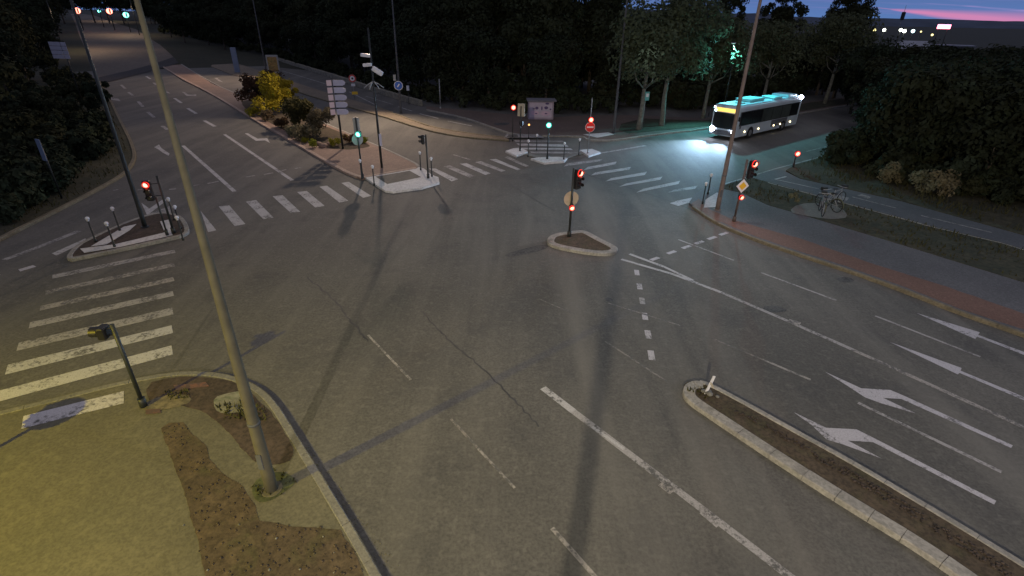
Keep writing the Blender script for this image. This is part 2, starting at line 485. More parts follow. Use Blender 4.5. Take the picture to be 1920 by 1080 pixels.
# --- left verge (grass + trees)
LV = [(-200, 540), (-60, 478), (0, 446), (100, 397), (180, 356), (235, 325), (248, 305), (252, 288), (243, 262), (225, 228), (210, 196), (196, 168), (184, 150)]
pts = smooth([G(*p, .10) for p in LV], 1, False) + [Vector((-100, 118, .1)), Vector((-140, 60, .1)), Vector((-90, 10, .1))]
m = MB(); m.prism(pts, -.05, .10); struct(m.build('terrain', grass_m))
kerb([(-60, 476), (0, 444), (100, 395), (180, 354), (235, 323), (250, 300), (252, 286), (243, 260), (225, 226), (210, 194), (196, 166), (186, 152)], kerb_yel, .22)
# --- far verge and pavement below the wood
far_edge = [(455, 96), (520, 113), (640, 150), (800, 199), (860, 205), (954, 214), (1040, 220), (1096, 216), (1196, 216), (1320, 222), (1420, 205), (1520, 190), (1620, 178)]
pav_edge = [(800, 205), (870, 219), (930, 240), (960, 250), (1000, 253), (1092, 254), (1104, 262), (1154, 262), (1223, 251), (1320, 241), (1420, 226), (1520, 208), (1640, 188)]
m = MB(); P1 = [G(*p, .11) for p in pav_edge]; P2 = [G(*p, .11) for p in far_edge[3:]]
m.prism(smooth(P1, 1, False) + P2[::-1], -.05, .11); struct(m.build('pavement', brown_pave))
kerb(pav_edge, kerb_m, .2, sm=1)
m = MB(); P3 = [G(*p, .125) for p in [(1165, 232), (1205, 222), (1320, 226), (1420, 208), (1520, 192), (1620, 180), (1640, 186), (1520, 205), (1420, 222), (1320, 237), (1223, 246), (1180, 250), (1160, 244)]]
m.prism(P3, .05, .125); struct(m.build('terrain', grass_m))
# beige divider between the two carriageways behind the flower bed
m = MB(); up = [(410, 112), (455, 122), (505, 138), (530, 147), (605, 171), (705, 200), (800, 236), (870, 249), (950, 258)]
dn = [(955, 262), (870, 256), (800, 243), (705, 213), (605, 186), (530, 162), (470, 148), (430, 138), (395, 124)]
m.prism([G(*p, .1) for p in up + dn], -.04, .1); struct(m.build('pavement', surface('beige_divider', (.17, .14, .10), (.25, .20, .14), .3, 6, .4)))
kerb(dn[:6][::-1], kerb_yel, .22, sm=1)
kerb([(705, 199), (800, 235), (870, 248), (950, 257)], kerb_yel, .22, sm=1)
# yellowish tail of the divider towards the crosswalk
# --- right verge, pavement, cycle path
KR = [(1292, 380), (1300, 386), (1340, 415), (1417, 447), (1490, 472), (1584, 502), (1700, 543), (1800, 583), (1920, 623), (2300, 765)]
BR = [(2300, 650), (1920, 529), (1722, 468), (1633, 441), (1500, 401), (1440, 384), (1390, 361), (1350, 352), (1325, 350), (1302, 364)]
slab('pavement', KR + BR, asphalt_old, .13)
kerb(KR[1:], kerb_yel, .17)
sheet('path', [(1296, 382), (1340, 411), (1417, 443), (1490, 468), (1584, 498), (1700, 539), (1800, 579), (1920, 618), (2300, 758), (2300, 716), (1920, 588), (1767, 535), (1644, 497), (1500, 447), (1448, 433), (1373, 411), (1330, 392), (1310, 372)], red_lane, .136)
sheet('path', [(1320, 389), (1323, 374), (1344, 361), (1352, 362), (1350, 388)], white_conc, .141)
slab('terrain', [(1350, 351), (1372, 342), (1410, 334), (1440, 341), (1500, 357), (1678, 405), (1744, 423), (1878, 454), (2300, 585)] + BR[0:8], grass_m, .145)
slab('path', [(1410, 333), (1440, 321), (1466, 318), (1500, 335), (1689, 377), (1920, 441), (2300, 555), (2300, 585), (1878, 454), (1744, 423), (1678, 405), (1500, 357), (1440, 341)], surface('cycle_path', (.085, .09, .10), (.12, .125, .135), .3, 14, .4), .11)
kerb([(1440, 342), (1500, 358), (1678, 406), (1744, 424), (1878, 455), (2300, 586)], kerb_m, .12, sm=0, z=.155)
m = MB(); q = [G(*p, .14) for p in [(1474, 319), (1490, 309), (1582, 283), (1660, 264), (1900, 215)]]
q += [Vector((130, 130, .14)), Vector((150, 0, .14)), G(2300, 553, .14)] + [G(*p, .14) for p in [(1920, 440), (1689, 376), (1500, 334)]]
m.prism(q, -.05, .14); struct(m.build('terrain', grass_m))
# concrete pad with the bicycles
sheet('path', [(1478, 397), (1496, 382), (1540, 380), (1579, 390), (1592, 407), (1565, 411), (1540, 409), (1507, 404)], concrete, .152, 1)
# --- lower-left corner pavement
KL = [(-300, 850), (-100, 797), (0, 770), (120, 741), (230, 713), (330, 695), (400, 696), (450, 707), (490, 726), (520, 755), (560, 820), (610, 900), (665, 990), (720, 1085), (860, 1330)]
pts = smooth([G(*p, .13) for p in KL], 2, False) + [Vector((-2.5, -12, .13)), Vector((-30, -12, .13)), Vector((-26, 8, .13))]
m = MB(); m.prism(pts, -.05, .13); struct(m.build('pavement', gravel_pave))
kerb(KL, concrete, .2, side=-.5)
sheet('path', [(302, 803), (318, 792), (343, 791), (358, 810), (385, 835), (392, 860), (414, 883), (455, 912), (478, 945), (487, 976), (545, 986), (640, 993), (672, 1050), (690, 1100), (750, 1250), (420, 1250), (385, 1080), (375, 1030), (352, 945), (333, 888), (312, 830)], soil, .137, 0)
sheet('path', [(268, 720), (330, 706), (395, 706), (445, 718), (470, 738), (505, 768), (540, 820), (553, 850), (540, 868), (505, 874), (470, 862), (420, 800), (380, 770), (330, 758), (285, 760)], soil_dark, .136, 1)
sheet('path', [(400, 745), (430, 736), (458, 732), (470, 760), (460, 772), (418, 776), (402, 768)], surface('weedy_concrete', (.17, .17, .13), (.22, .22, .17), .8, 9, .5, patch=(1.6, (.06, .09, .03), .8)), .142, 1)
sheet('path', [(470, 915), (485, 895), (520, 883), (545, 890), (556, 905), (530, 925), (505, 940), (480, 942)], surface('weeds_at_post', (.04, .05, .02), (.09, .10, .04), 2, 12, .6), .143, 1)
for px in ([(258, 762), (300, 742), (350, 738), (362, 752), (330, 764), (290, 770)],):
    sheet('path', px, surface('rubble_patch', (.11, .10, .07), (.20, .17, .10), 1.5, 9, .6), .142, 1)
for px in ([(325, 722), (385, 716), (392, 724), (330, 732)], [(272, 768), (300, 766), (302, 774), (274, 777)]):
    sheet('road_marking', px, paint('red_spray', (.22, .10, .06), .53, (.09, .06, .05)), .147)
# --- splitter island, centre (signal + round sign)
def island(px, inner, kw=.34, z=.14, sm=2, mat=kerb_m):
    pts = smooth([G(*p, z) for p in px], sm)
    m = MB(); c = sum(pts, Vector()) / len(pts)
    ar = sum(pts[i].x * pts[(i + 1) % len(pts)].y - pts[(i + 1) % len(pts)].x * pts[i].y for i in range(len(pts)))
    m.prism([p + (c - p).normalized() * .12 for p in pts], -.03, z - .015); struct(m.build('pavement', inner))
    kerb(px, mat, kw, z, sm, True, side=.5 if ar > 0 else -.5)
ISD = .5
island([(1024, 449), (1034, 438), (1075, 432), (1098, 431), (1125, 446), (1152, 459), (1161, 466), (1152, 474), (1120, 476), (1060, 466), (1030, 458)], soil, .34)
# long median in the lower right
MED = [(1277, 733), (1280, 716), (1300, 712), (1325, 717), (1410, 761), (1490, 806), (1585, 857), (1710, 930), (1920, 1056), (2200, 1230), (2080, 1280), (1800, 1080), (1710, 1018), (1585, 943), (1460, 863), (1340, 783), (1290, 751)]
pts = smooth([G(*p, .12) for p in MED], 2); c = sum(pts, Vector()) / len(pts)
m = MB(); m.prism([p + (c - p).normalized() * .05 for p in pts], -.03, .12); struct(m.build('pavement', soil))
kerb([(1312, 715), (1330, 719), (1410, 762), (1490, 807), (1585, 858), (1710, 931), (1920, 1057), (2200, 1231)], kerb_m, .17, .14, 2, stone=.6)
kerb([(2080, 1282), (1800, 1081), (1710, 1019), (1585, 944), (1460, 864), (1340, 784), (1295, 754), (1280, 738), (1282, 720), (1300, 712), (1318, 715)], kerb_m, .34, .14, 2, side=-.5, stone=.6)
# left triangular island
island([(122, 481), (140, 460), (162, 448), (220, 421), (272, 402), (310, 396), (337, 402), (350, 415), (356, 432), (345, 440), (320, 446), (230, 466), (150, 482), (130, 486)], soil_dark, .2)
sheet('path', [(150, 466), (215, 458), (320, 433), (324, 441), (225, 463), (158, 474)], white_conc, .146)
sheet('path', [(170, 462), (232, 425), (256, 420), (243, 432), (200, 458)], white_conc, .150)
sheet('path', [(300, 415), (320, 411), (325, 436), (310, 438)], white_conc, .154)
sheet('road_marking', [(97, 475), (160, 447), (163, 452), (106, 479)], white_p, .006)
sheet('road_marking', [(265, 380), (276, 404), (312, 376), (308, 372), (280, 391)], white_p, .006)
sheet('road_marking', [(272, 404), (318, 386), (321, 402), (290, 404)], white_w, .008)
# --- flower bed median
FM = [(300, 122), (335, 118), (400, 158), (457, 182), (545, 205), (620, 236), (687, 265), (725, 281), (779, 306), (786, 312), (780, 316), (700, 330), (677, 334), (645, 321), (600, 296), (560, 272), (480, 227), (400, 178), (340, 148)]
pts = [G(*p, .14) for p in FM]
m = MB(); m.prism(pts, -.03, .14); struct(m.build('pavement', pink_pave))
kerb([(300, 121), (340, 146), (400, 176), (480, 225), (560, 270), (600, 294), (645, 319), (677, 332), (700, 328), (780, 314)], surface('kerb_pink', (.36, .27, .21), (.50, .38, .30), .9, 10, .4), .3, sm=1, z=.16)
kerb([(335, 117), (400, 157), (457, 181), (545, 204), (620, 235), (687, 264), (725, 280), (779, 305), (785, 312)], kerb_m, .22, sm=1, z=.16)
sheet('path', [(452, 186), (500, 192), (620, 240), (690, 270), (695, 276), (640, 282), (585, 272), (480, 216), (455, 200)], soil, .146, 1)
# white refuge at its tip
RF = [(679, 329), (782, 312), (795, 316), (810, 328), (822, 332), (824, 342), (790, 352), (736, 359), (722, 357), (700, 343)]
slab('pavement', RF, white_conc, .13)
sheet('road', [(704, 331), (768, 320), (790, 332), (726, 345)], asphalt, .137)
# --- refuge islands of the far crosswalk
for px in ([(948, 283), (962, 278), (976, 277), (991, 284), (968, 292)], [(995, 297), (1010, 295), (1046, 294), (1064, 296), (1058, 302), (1020, 305)],
           [(1087, 281), (1110, 279), (1126, 285), (1104, 292)]):
    slab('pavement', px, white_conc, .14, 0)
slab('pavement', [(991, 286), (1005, 291), (1046, 293), (1088, 284), (1092, 288), (1060, 296), (1010, 297), (985, 289)], concrete, .12)
sheet('road_marking', [(945, 258), (950, 251), (1010, 252), (1020, 258)], white_w, .14)
sheet('road', [(950, 257), (954, 252), (970, 252), (972, 257)], asphalt, .146)
sheet('path', [(1093, 252), (1140, 248), (1152, 252), (1120, 258)], white_conc, .12)

# ------------------------------------------------------------ road paint
def bar(a, b, w, mat, z=.006, cut=None):
    A, B = G(*a, z), G(*b, z); d = (B - A); d.z = 0; d.normalize(); n = Vector((-d.y, d.x, 0)) * (w / 2)
    m = MB(); k = max(1, int((B - A).length / 1.5)); prev = None
    vs = []
    for i in range(k + 1):
        c = A.lerp(B, i / k); j = random.uniform(-.006, .006)
        vs += [c - n * (1 + j / w), c + n * (1 + j / w)]
    fs = [(2 * i, 2 * i + 2, 2 * i + 3, 2 * i + 1) for i in range(k)]
    m.add(vs, [(f[0], f[1], f[2], f[3]) if n.cross(Vector((0, 0, 1))).dot(d) > 0 else f for f in fs])
    return struct(m.build('road_marking', mat))
def shape(px, mat, z=.006): return sheet('road_marking', px, mat, z)
for a, b, w, mt in (((98, 519), (328, 471), .42, white_w), ((85, 549), (327, 496), .42, white_f), ((75, 578), (326, 523), .42, white_f), ((55, 610), (325, 550), .46, white_w),
                    ((33, 650), (324, 583), .55, white_w), ((12, 693), (323, 617), .58, white_p), ((-90, 766), (323, 656), .6, white_p)):
    bar(a, b, w, mt)
shape([(44, 780), (232, 733), (232, 756), (40, 804)], fresh_p, .138)
shape([(34, 505), (62, 497), (68, 500), (38, 509)], fresh_p, .006)
for q in ([(376, 395), (406, 432), (390, 435)], [(410, 387), (430, 385), (460, 420), (440, 424)], [(461, 378), (480, 375), (513, 408), (494, 411)], [(511, 368), (530, 366), (563, 397), (545, 399)],
          [(557, 360), (575, 358), (609, 386), (591, 389)], [(599, 350), (613, 348), (653, 376), (637, 380)], [(640, 343), (654, 341), (696, 367), (681, 371)]):
    shape(q, white_p)
for q, mt in (([(804, 316), (817, 316), (859, 336), (847, 340)], white_p), ([(832, 312), (844, 310), (890, 330), (880, 333)], white_w), ([(862, 307), (875, 306), (920, 325), (910, 328)], white_p),
              ([(891, 304), (902, 302), (948, 320), (940, 322)], white_w), ([(918, 299), (930, 298), (976, 317), (970, 319)], white_p), ([(946, 295), (952, 293), (992, 311), (986, 313)], white_w)):
    shape(q, mt)
for q, mt in (([(1057, 312), (1064, 306), (1130, 298), (1127, 302)], white_w), ([(1094, 319), (1102, 313), (1156, 303), (1154, 308)], white_p), ([(1107, 329), (1117, 323), (1183, 313), (1180, 318)], white_p),
              ([(1135, 340), (1146, 334), (1213, 322), (1209, 328)], white_p), ([(1161, 350), (1174, 344), (1242, 331), (1238, 337)], white_p), ([(1193, 361), (1206, 354), (1275, 339), (1272, 345)], white_p),
              ([(1252, 361), (1262, 356), (1308, 348), (1303, 354)], white_w), ([(1256, 381), (1270, 376), (1300, 370), (1298, 378), (1272, 386)], fresh_p)):
    shape(q, mt)
for q, mt in (([(964, 263), (1055, 264), (1058, 266), (967, 266)], white_w), ([(968, 269), (1062, 271), (1066, 275), (974, 273)], white_p), ([(976, 277), (1070, 278), (1074, 281), (980, 280)], white_p), ([(994, 284), (1086, 285), (1080, 288), (996, 287)], white_w)):
    shape(q, mt)
bar((850, 290), (881, 299), .15, white_w)
bar((1005, 253), (1092, 255), .14, white_f, .155)
bar((1120, 288), (1210, 273), .3, white_w)
for x, y in ((1228, 485), (1259, 473), (1287, 463), (1311, 454.5), (1335, 446), (1357, 438)):
    bar((x - 7.5, y + 2.6), (x + 7.5, y - 2.4), .2, fresh_p)
for x, y, h in ((1194, 511, 10), (1199, 537, 11), (1204, 564, 12), (1209, 593, 13), (1215, 627, 15.5), (1221, 666, 18)):
    bar((x - h * .07, y - h / 2), (x + h * .1, y + h / 2), .2, fresh_p if y != 564 else white_w)
bar((1165, 486), (1262, 514), .17, white_p); bar((1262, 514), (1352, 548), .17, white_p)
bar((1180, 476), (1245, 500), .17, white_p, .009); bar((1245, 500), (1300, 526), .15, white_p, .009)
bar((1352, 548), (1480, 603), .17, white_w); bar((1478, 601), (1500, 608), .3, white_f, .009)
bar((1480, 603), (1600, 656), .17, white_w, .0065); bar((1600, 656), (1980, 828), .17, white_f, .0065)
bar((1272, 449), (1376, 488), .11, white_w); bar((1427, 511), (1568, 563), .11, white_w); bar((1641, 592), (1838, 669), .11, white_w)
bar((1335, 634), (1430, 674), .09, white_g); bar((1430, 674), (1520, 712), .10, white_f); bar((1609, 755), (1878, 885), .12, white_w)
bar((1140, 568), (1275, 610), .07, white_g); bar((1135, 640), (1250, 715), .07, white_g); bar((1010, 560), (1080, 590), .06, white_g)
bar((1018, 727), (1075, 771), .22, white_p); bar((1075, 771), (1345, 976), .2, white_w); bar((1110, 800), (1170, 842), .09, white_p, .01)
bar((1345, 976), (1560, 1142), .2, white_w); bar((1240, 905), (1262, 922), .25, white_f, .009); bar((1318, 957), (1350, 984), .25, white_w, .009)
bar((690, 628), (770, 712), .08, white_f); bar((845, 785), (965, 915), .07, white_g); bar((895, 840), (965, 915), .06, white_f, .009); bar((1035, 990), (1120, 1086), .1, white_f)
# lane arrows
shape([(1719, 587), (1837, 623), (1834, 628), (1985, 684), (1983, 690), (1832, 631), (1829, 636)], fresh_p)
shape([(1668, 641), (1803, 690), (1801, 695), (1985, 771), (1982, 777), (1799, 699), (1796, 702)], fresh_p)
shape([(1547, 697), (1580, 712), (1615, 728), (1669, 731), (1695, 742), (1899, 835), (1896, 840), (1690, 748), (1656, 746), (1717, 775), (1652, 756), (1622, 745), (1590, 724)], fresh_p)
shape([(1487, 772), (1549, 802), (1606, 805), (1640, 822), (1868, 939), (1864, 946), (1637, 829), (1590, 826), (1654, 860), (1580, 833), (1550, 824), (1522, 797)], fresh_p)
# approach from the north-west
bar((343, 273), (440, 359), .24, white_p); bar((421, 252), (548, 338), .24, white_p)
for a, b, mt in (((383, 226), (403, 237), white_p), ((352, 203), (368, 213), white_p), ((327, 184), (340, 193), white_p), ((311, 171), (317, 175), white_w), ((288, 155), (293, 159), white_w), ((274, 143), (282, 148), white_p),
             ((304, 236), (314, 243), white_w), ((277, 210), (289, 220), white_w), ((259, 190), (268, 200), white_w), ((241, 173), (249, 179), white_w), ((227, 159), (235, 166), white_w)):
    bar(a, b, .3, mt)
for a, b in (((363, 348), (374, 346)), ((389, 344), (410, 340)), ((461, 332), (478, 329)), ((495, 327), (512, 324)), ((522, 321), (537, 318)), ((553, 316), (568, 313)), ((317, 355), (330, 354)), ((258, 356), (266, 355)), ((212, 357), (222, 355))):
    bar(a, b, .15, white_w)
shape([(459, 250), (465, 250), (483, 260), (501, 259), (506, 268), (497, 263), (480, 264)], white_p)
shape([(341, 172), (347, 173), (352, 177), (368, 177), (368, 180), (350, 180)], white_w)
shape([(289, 276), (298, 271), (303, 278), (309, 282), (318, 288), (316, 292), (305, 286), (297, 280)], white_p)
shape([(203, 182), (222, 185), (227, 190), (206, 187)], white_w)
shape([(402, 146), (407, 146), (418, 154), (410, 152)], white_w)
sheet('road_marking', [(276, 127), (284, 124), (290, 131), (284, 134)], white_p, .006)
# slip road edge lines, far carriageway lines
bar((8, 487), (75, 462), .3, white_w); bar((75, 462), (148, 433), .3, white_w)
bar((-60, 530), (0, 514), .25, white_f)
bar((530, 133), (620, 160), .22, white_w); bar((655, 172), (705, 197), .22, white_w)
for a, b in (((685, 180), (737, 196)), ((747, 200), (772, 208)), ((787, 213), (822, 222)), ((840, 227), (885, 236))): bar(a, b, .16, white_p if a[0] > 700 else white_w)
# bus road edge
bar((1355, 346), (1455, 316), .12, white_w); bar((1455, 316), (1582, 283), .14, white_w); bar((1582, 283), (1620, 273), .14, white_w); bar((1512, 284), (1560, 272), .12, white_f)
# cycle path marks
bar((1453, 336), (1535, 354), .12, white_w, .116); bar((1598, 369), (1680, 390), .12, white_w, .116); bar((1727, 404), (1860, 436), .12, white_w, .116); bar((1453, 336), (1474, 331), .14, white_p, .116)
shape([(1560, 371), (1572, 366), (1592, 371), (1588, 376)], white_w, .116); shape([(1607, 366), (1616, 364), (1634, 369), (1628, 373)], white_w, .116)
# seams, stains and dark smears
def crack(px, w=.05):
    z = .0035
    pts = smooth([G(*p, z) for p in px], 1, False); q = []
    for i in range(len(pts) - 1):
        for k in range(4): q.append(pts[i].lerp(pts[i + 1], k / 4) + Vector((random.uniform(-.04, .04), random.uniform(-.04, .04), 0)))
    q.append(pts[-1]); m = MB(); vs = []
    for i, p in enumerate(q):
        t = (q[min(i + 1, len(q) - 1)] - q[max(i - 1, 0)]).normalized(); n = Vector((-t.y, t.x, 0)) * w * random.uniform(.25, .6)
        vs += [p - n, p + n]
    m.add(vs, [(2 * i, 2 * i + 2, 2 * i + 3, 2 * i + 1) for i in range(len(q) - 1)])
    struct(m.build('road_marking', seam))
crack([(575, 520), (625, 560), (655, 598), (690, 640)], .07); crack([(790, 583), (815, 610), (855, 650), (905, 690), (960, 745), (1010, 800)], .06)
crack([(812, 346), (833, 378), (848, 410)], .16); crack([(960, 348), (1000, 372), (1040, 395)], .08); crack([(1085, 322), (1180, 352), (1290, 388), (1400, 445)], .12)
crack([(985, 330), (1010, 345), (1060, 352)], .06)
smear = paint('dark_smear', (.035, .035, .035), .50, (.085, .084, .08))  # dark patches on the ground, the first a smear left of the central island
for px in ([(942, 478), (975, 468), (1022, 457), (1030, 464), (1000, 474), (960, 482)], [(1425, 576), (1455, 572), (1482, 582), (1450, 588)], [(1132, 560), (1142, 557), (1152, 563), (1140, 566)], [(1565, 522), (1590, 518), (1606, 528), (1580, 531)],
           [(925, 231), (955, 229), (955, 234), (928, 235)]):
    sheet('road_marking', px, smear, .0045 if px[0][0] != 925 else .118, 1)

# ------------------------------------------------------------ street lamps
def lamp_light(name, loc, color, power, size=1.2, spot=None, aim=None, blend=.6):
    ld = bpy.data.lights.new(name, 'SPOT' if spot else 'POINT')
    ld.energy = power; ld.color = color; ld.shadow_soft_size = size
    if spot: ld.spot_size = R(spot); ld.spot_blend = blend
    o = bpy.data.objects.new(name, ld); col.objects.link(o); o.location = loc
    if aim is not None: o.rotation_euler = (Vector(aim) - Vector(loc)).to_track_quat('-Z', 'Y').to_euler()
    return o
WARM = (1.0, .83, .58); SODIUM = (1.0, .76, .02); COOL = (.45, 1.0, .86)
def street_lamp(base, height, r0, r1, armdir, armlen, label, color=WARM, power=0, lens=L_lumi, spot=150, group='tall street lamps round the junction', mat=galv, aimoff=(0, 0)):
    root = empty('street_lamp', base, 0, label, 'street lamp', group)
    m = MB(); m.tube([(0, 0, 0), (0, 0, .5), (0, 0, height * .5), (0, 0, height)], [r0 * 1.0, r0, (r0 + r1) / 2, r1], 16); m.build('pole', mat, root)
    m = MB(); m.tube([(0, 0, -.02), (0, 0, .03)], r0 * 1.7, 16); m.build('base_plate', mat, root)
    if height in (10.7, 11.3):
        m = MB(); m.box((-.02, -r0 * .96, .95), (r0 * .9, .03, .42), 0, bev=.01); m.build('access_door', galv_dk, root)
        m = MB(); m.tube([(0, 0, 1.9), (0, 0, 1.96)], r0 * .985, 16); m.build('collar_band', galv_dk, root)
    a = Vector((armdir[0], armdir[1], 0)).normalized()
    p0 = Vector((0, 0, height - .05)); p1 = p0 + a * armlen * .5 + Vector((0, 0, .35)); p2 = p0 + a * armlen + Vector((0, 0, .45))
    m = MB(); m.tube([p0, p0 + Vector((0, 0, .1)) + a * .12, p1, p2], r1 * .75, 10); m.build('arm', mat, root)
    rz = math.atan2(a.y, a.x); c = p2 + a * .3
    m = MB(); m.box(c, (.8, .3, .14), rz, bev=.04); hd = m.build('lamp_head', galv_lt, root)
    m = MB(); m.box(c - Vector((0, 0, .08)), (.5, .22, .03), rz); m.build('lens', lens, hd)
    if power:
        l = lamp_light('lamp_glow', c - Vector((0, 0, .18)), color, power, .25, spot, c + Vector((aimoff[0], aimoff[1], -10)), .5)
        l.parent = root
    return root
g = G(510, 918, .13)
street_lamp(g, 10.7, .132, .026, (.8, .6), 1.8, 'thick street lamp post on the corner pavement at lower left, lit yellow', mat=plain('aged_pole', (.095, .088, .058), .8, .2, 3), color=(1, .84, .60), power=600, spot=124, aimoff=(7.5, 5.5))
g = G(1345, 393, .13)
street_lamp(g, 11.3, .125, .065, (-.8, -.5), 1.6, 'street lamp post beside the white plate on the right pavement corner', mat=plain('aged_pole_brown', (.17, .13, .11), .7, .2, 3), color=(.9, .88, .9), power=1300, spot=120, aimoff=(-7, -6))
g = G(752, 213)
street_lamp(g, 12.6, .12, .06, (-.3, -1), 3.2, 'street lamp post carrying the round blue sign by the far carriageway', power=9000, spot=112, aimoff=(-2.2, -7), color=(1, .75, .55), mat=galv_dk)
g = G(1150, 250, .12)
street_lamp(g, 12.4, .12, .06, (.1, -1), 2.6, 'pale street lamp post standing right of the no entry sign', color=(.8, .9, 1), power=1500, spot=110, aimoff=(.8, -7), mat=galv_dk)
g = G(501, 144)
street_lamp(g, 13.2, .12, .06, (-.5, -1), 3.2, 'street lamp post beside the advertising panel on the far verge', power=6000, spot=112, aimoff=(-4, -7), color=(1, .70, .50), mat=galv_dk)
g = G(272, 425, .14)
street_lamp(g, 11.2, .1, .045, (.6, .4), 1.5, 'dark street lamp post on the left triangular island', mat=dark_metal, lens=lens_off)
# lamps outside the picture that throw the long shadows
root = street_lamp(Vector((-16.4, -3.2, .13)), 11, .14, .09, (0, 1), 1.2, 'street lamp with a yellow light behind the corner pavement', SODIUM, 0, lens=glow('luminaire_sodium', (1, .6, .1), 8))
l = lamp_light('lamp_glow', (0, 1.45, 11.0), SODIUM, 11000, .10, 112, (2.6, 6.0, 0), .95); l.parent = root
root = street_lamp(Vector((-4.4, -19.4, .0)), 13.6, .16, .1, (0, 1), 1.2, 'tall street lamp behind the camera mast', WARM, 0)
l = lamp_light('lamp_glow', (0, 1.45, 13.5), (1, .84, .60), 25000, .22, 78, (9.5, 29, 0), 1); l.parent = root
root = street_lamp(Vector((34, -4, .0)), 12, .14, .09, (-1, .5), 1.2, 'street lamp over the approach lanes on the right', WARM, 0)
l = lamp_light('lamp_glow', (-1.4, .7, 12), (.85, .86, 1), 5200, .3, 110, (-19, 9, 0), .7); l.parent = root
for (px, py, s_) in ((262, 66, 1), (120, 96, -1), (236, 40, 1)):  # lamps added to brighten the far end of the climbing road
    g = GT(px, py)
    street_lamp(g, 9.5, .12, .07, (-UD.y * s_, UD.x * s_) if s_ > 0 else (LD.x, LD.y), 3, {262: 'added fill lamp on the distant bank right of the climbing road', 120: 'distant added fill lamp on the left of the climbing road', 236: 'furthest added fill lamp up the main road'}[px], color=(1, .70, .45), power=2600, spot=140, group=None, mat=dark_metal)
# the camera's own mast (its shadow falls across the junction)
root = empty('camera_mast', (-.35, -.5, 0), 0, 'grey steel mast that carries the camera over the junction', 'mast')
m = MB(); m.tube([(0, 0, 0), (0, 0, 5), (0, 0, 9.35)], [.17, .14, .11], 16); m.build('pole', galv, root)
m = MB(); m.tube([(0, 0, 9.2), (.1, .3, 9.3)], .04, 8); m.build('bracket', galv, root)

# cool lamp behind the plane tree above the bus
g = G(1352, 229, .12)
root = empty('street_lamp', g, 0, 'slim street lamp with cool green light hidden behind the bus and plane tree', 'street lamp')
m = MB(); m.tube([(0, 0, 0), (0, 0, 7.4)], [.08, .05], 10); m.build('pole', dark_metal, root)
m = MB(); m.box((-.4, -.35, 7.45), (.5, .26, .12), R(40), bev=.03); hd = m.build('lamp_head', galv_lt, root)
m = MB(); m.box((-.4, -.35, 7.38), (.34, .18, .03), R(40)); m.build('lens', L_cool, hd)
l = lamp_light('lamp_glow', (-.4, -.45, 7.25), (.20, .90, 1.0), 3800, .15, 132, (-.4, -6.5, 3.2), .5); l.parent = root

# ------------------------------------------------------------ traffic signals
HALO = {'lens_red': glow('lens_halo_red', (1, .02, .01), 1.3), 'lens_red_small': glow('lens_halo_small', (1, .02, .01), 1.3), 'lens_green': glow('lens_halo_green', (.0, .8, .6), .5)}  # glowing ring added behind each lit lens to imitate its bloom
def lens(mb_parent, c, r, mat, yaw, name='lens'):
    """disc facing local -y turned by yaw"""
    d = Vector((math.sin(yaw), -math.cos(yaw), 0)); m = MB(); c = Vector(c)
    m.tube([c, c + d * .015], r, 16)
    if mat is not lens_off:
        m.ball(c + d * .02, r * .93, 14, 10); m.k = 1; m.tube([c - d * .004, c + d * .03], r * 1.3, 18); return m.build(name, [mat, HALO.get(mat.name, mat)], mb_parent)
    return m.build(name, mat, mb_parent)
def head(root, z, yaw, lit, off=.2, n=3, r=.1, w=.3, back=None, side=0.0, name='signal_head', pitch_h=.29, body=black_pl):
    """stack of n round lamps; lit = index from the top, mounted off the pole in its looking direction"""
    d = Vector((math.sin(yaw), -math.cos(yaw), 0)); s = Vector((math.cos(yaw), math.sin(yaw), 0))
    c0 = d * off + s * side; hh = n * pitch_h + .06
    m = MB(); m.box(c0 + Vector((0, 0, z)), (w, .2, hh), yaw, bev=.03)
    m.tube([Vector((0, 0, z + hh * .3)), c0 + Vector((0, 0, z + hh * .3))], .02, 6); m.tube([Vector((0, 0, z - hh * .3)), c0 + Vector((0, 0, z - hh * .3))], .02, 6)
    hd = m.build(name, body if back is None else back, root)
    for i in range(n):
        zz = z + (n - 1) / 2 * pitch_h - i * pitch_h
        c = c0 + d * .1 + Vector((0, 0, zz))
        mt = {'r': (L_red, L_amb, L_grn), 'g': (L_red, L_amb, L_grn), 'R': (L_red,)}
        on = lit is not None and i == lit[0]
        lens(hd, c, r, lit[1] if on else lens_off, yaw)
        # visor: half ring
        mv = MB(); vs = []; k = 12
        for q in range(k + 1):
            a = R(-20) + R(220) * q / k
            for dd, rr in ((0, r * 1.12), (.17 - .05 * (q in (0, k)), r * 1.12)):
                p = c + s * math.cos(a) * rr + Vector((0, 0, math.sin(a) * rr)) + d * dd; vs.append(p)
        mv.add(vs, [(2 * q, 2 * q + 1, 2 * q + 3, 2 * q + 2) for q in range(k)], True)
        mv.build('visor', black_pl, hd)
    if lit is not None and lit[1] is not L_amb:
        colr = (.1, 1, .75) if lit[1] is L_grn else (1, .07, .03)
        c = c0 + d * .32 + Vector((0, 0, z + (n - 1) / 2 * pitch_h - lit[0] * pitch_h - .02))
        lamp_light('lamp_glow', c, colr, 5, .1).parent = root
    return hd
def sign_disc(root, z, yaw, r, front, off=.06, name='sign_plate', back=grey_back):
    d = Vector((math.sin(yaw), -math.cos(yaw), 0)); c = d * off + Vector((0, 0, z))
    m = MB(); m.tube([c, c + d * .02], r, 28); m.k = 0
    o = m.build(name, back, root)
    m = MB(); m.tube([c + d * .021, c + d * .026], r * .97, 28); m.build('sign_face', front, o)
    return o, c + d * .03, d, Vector((math.cos(yaw), math.sin(yaw), 0))
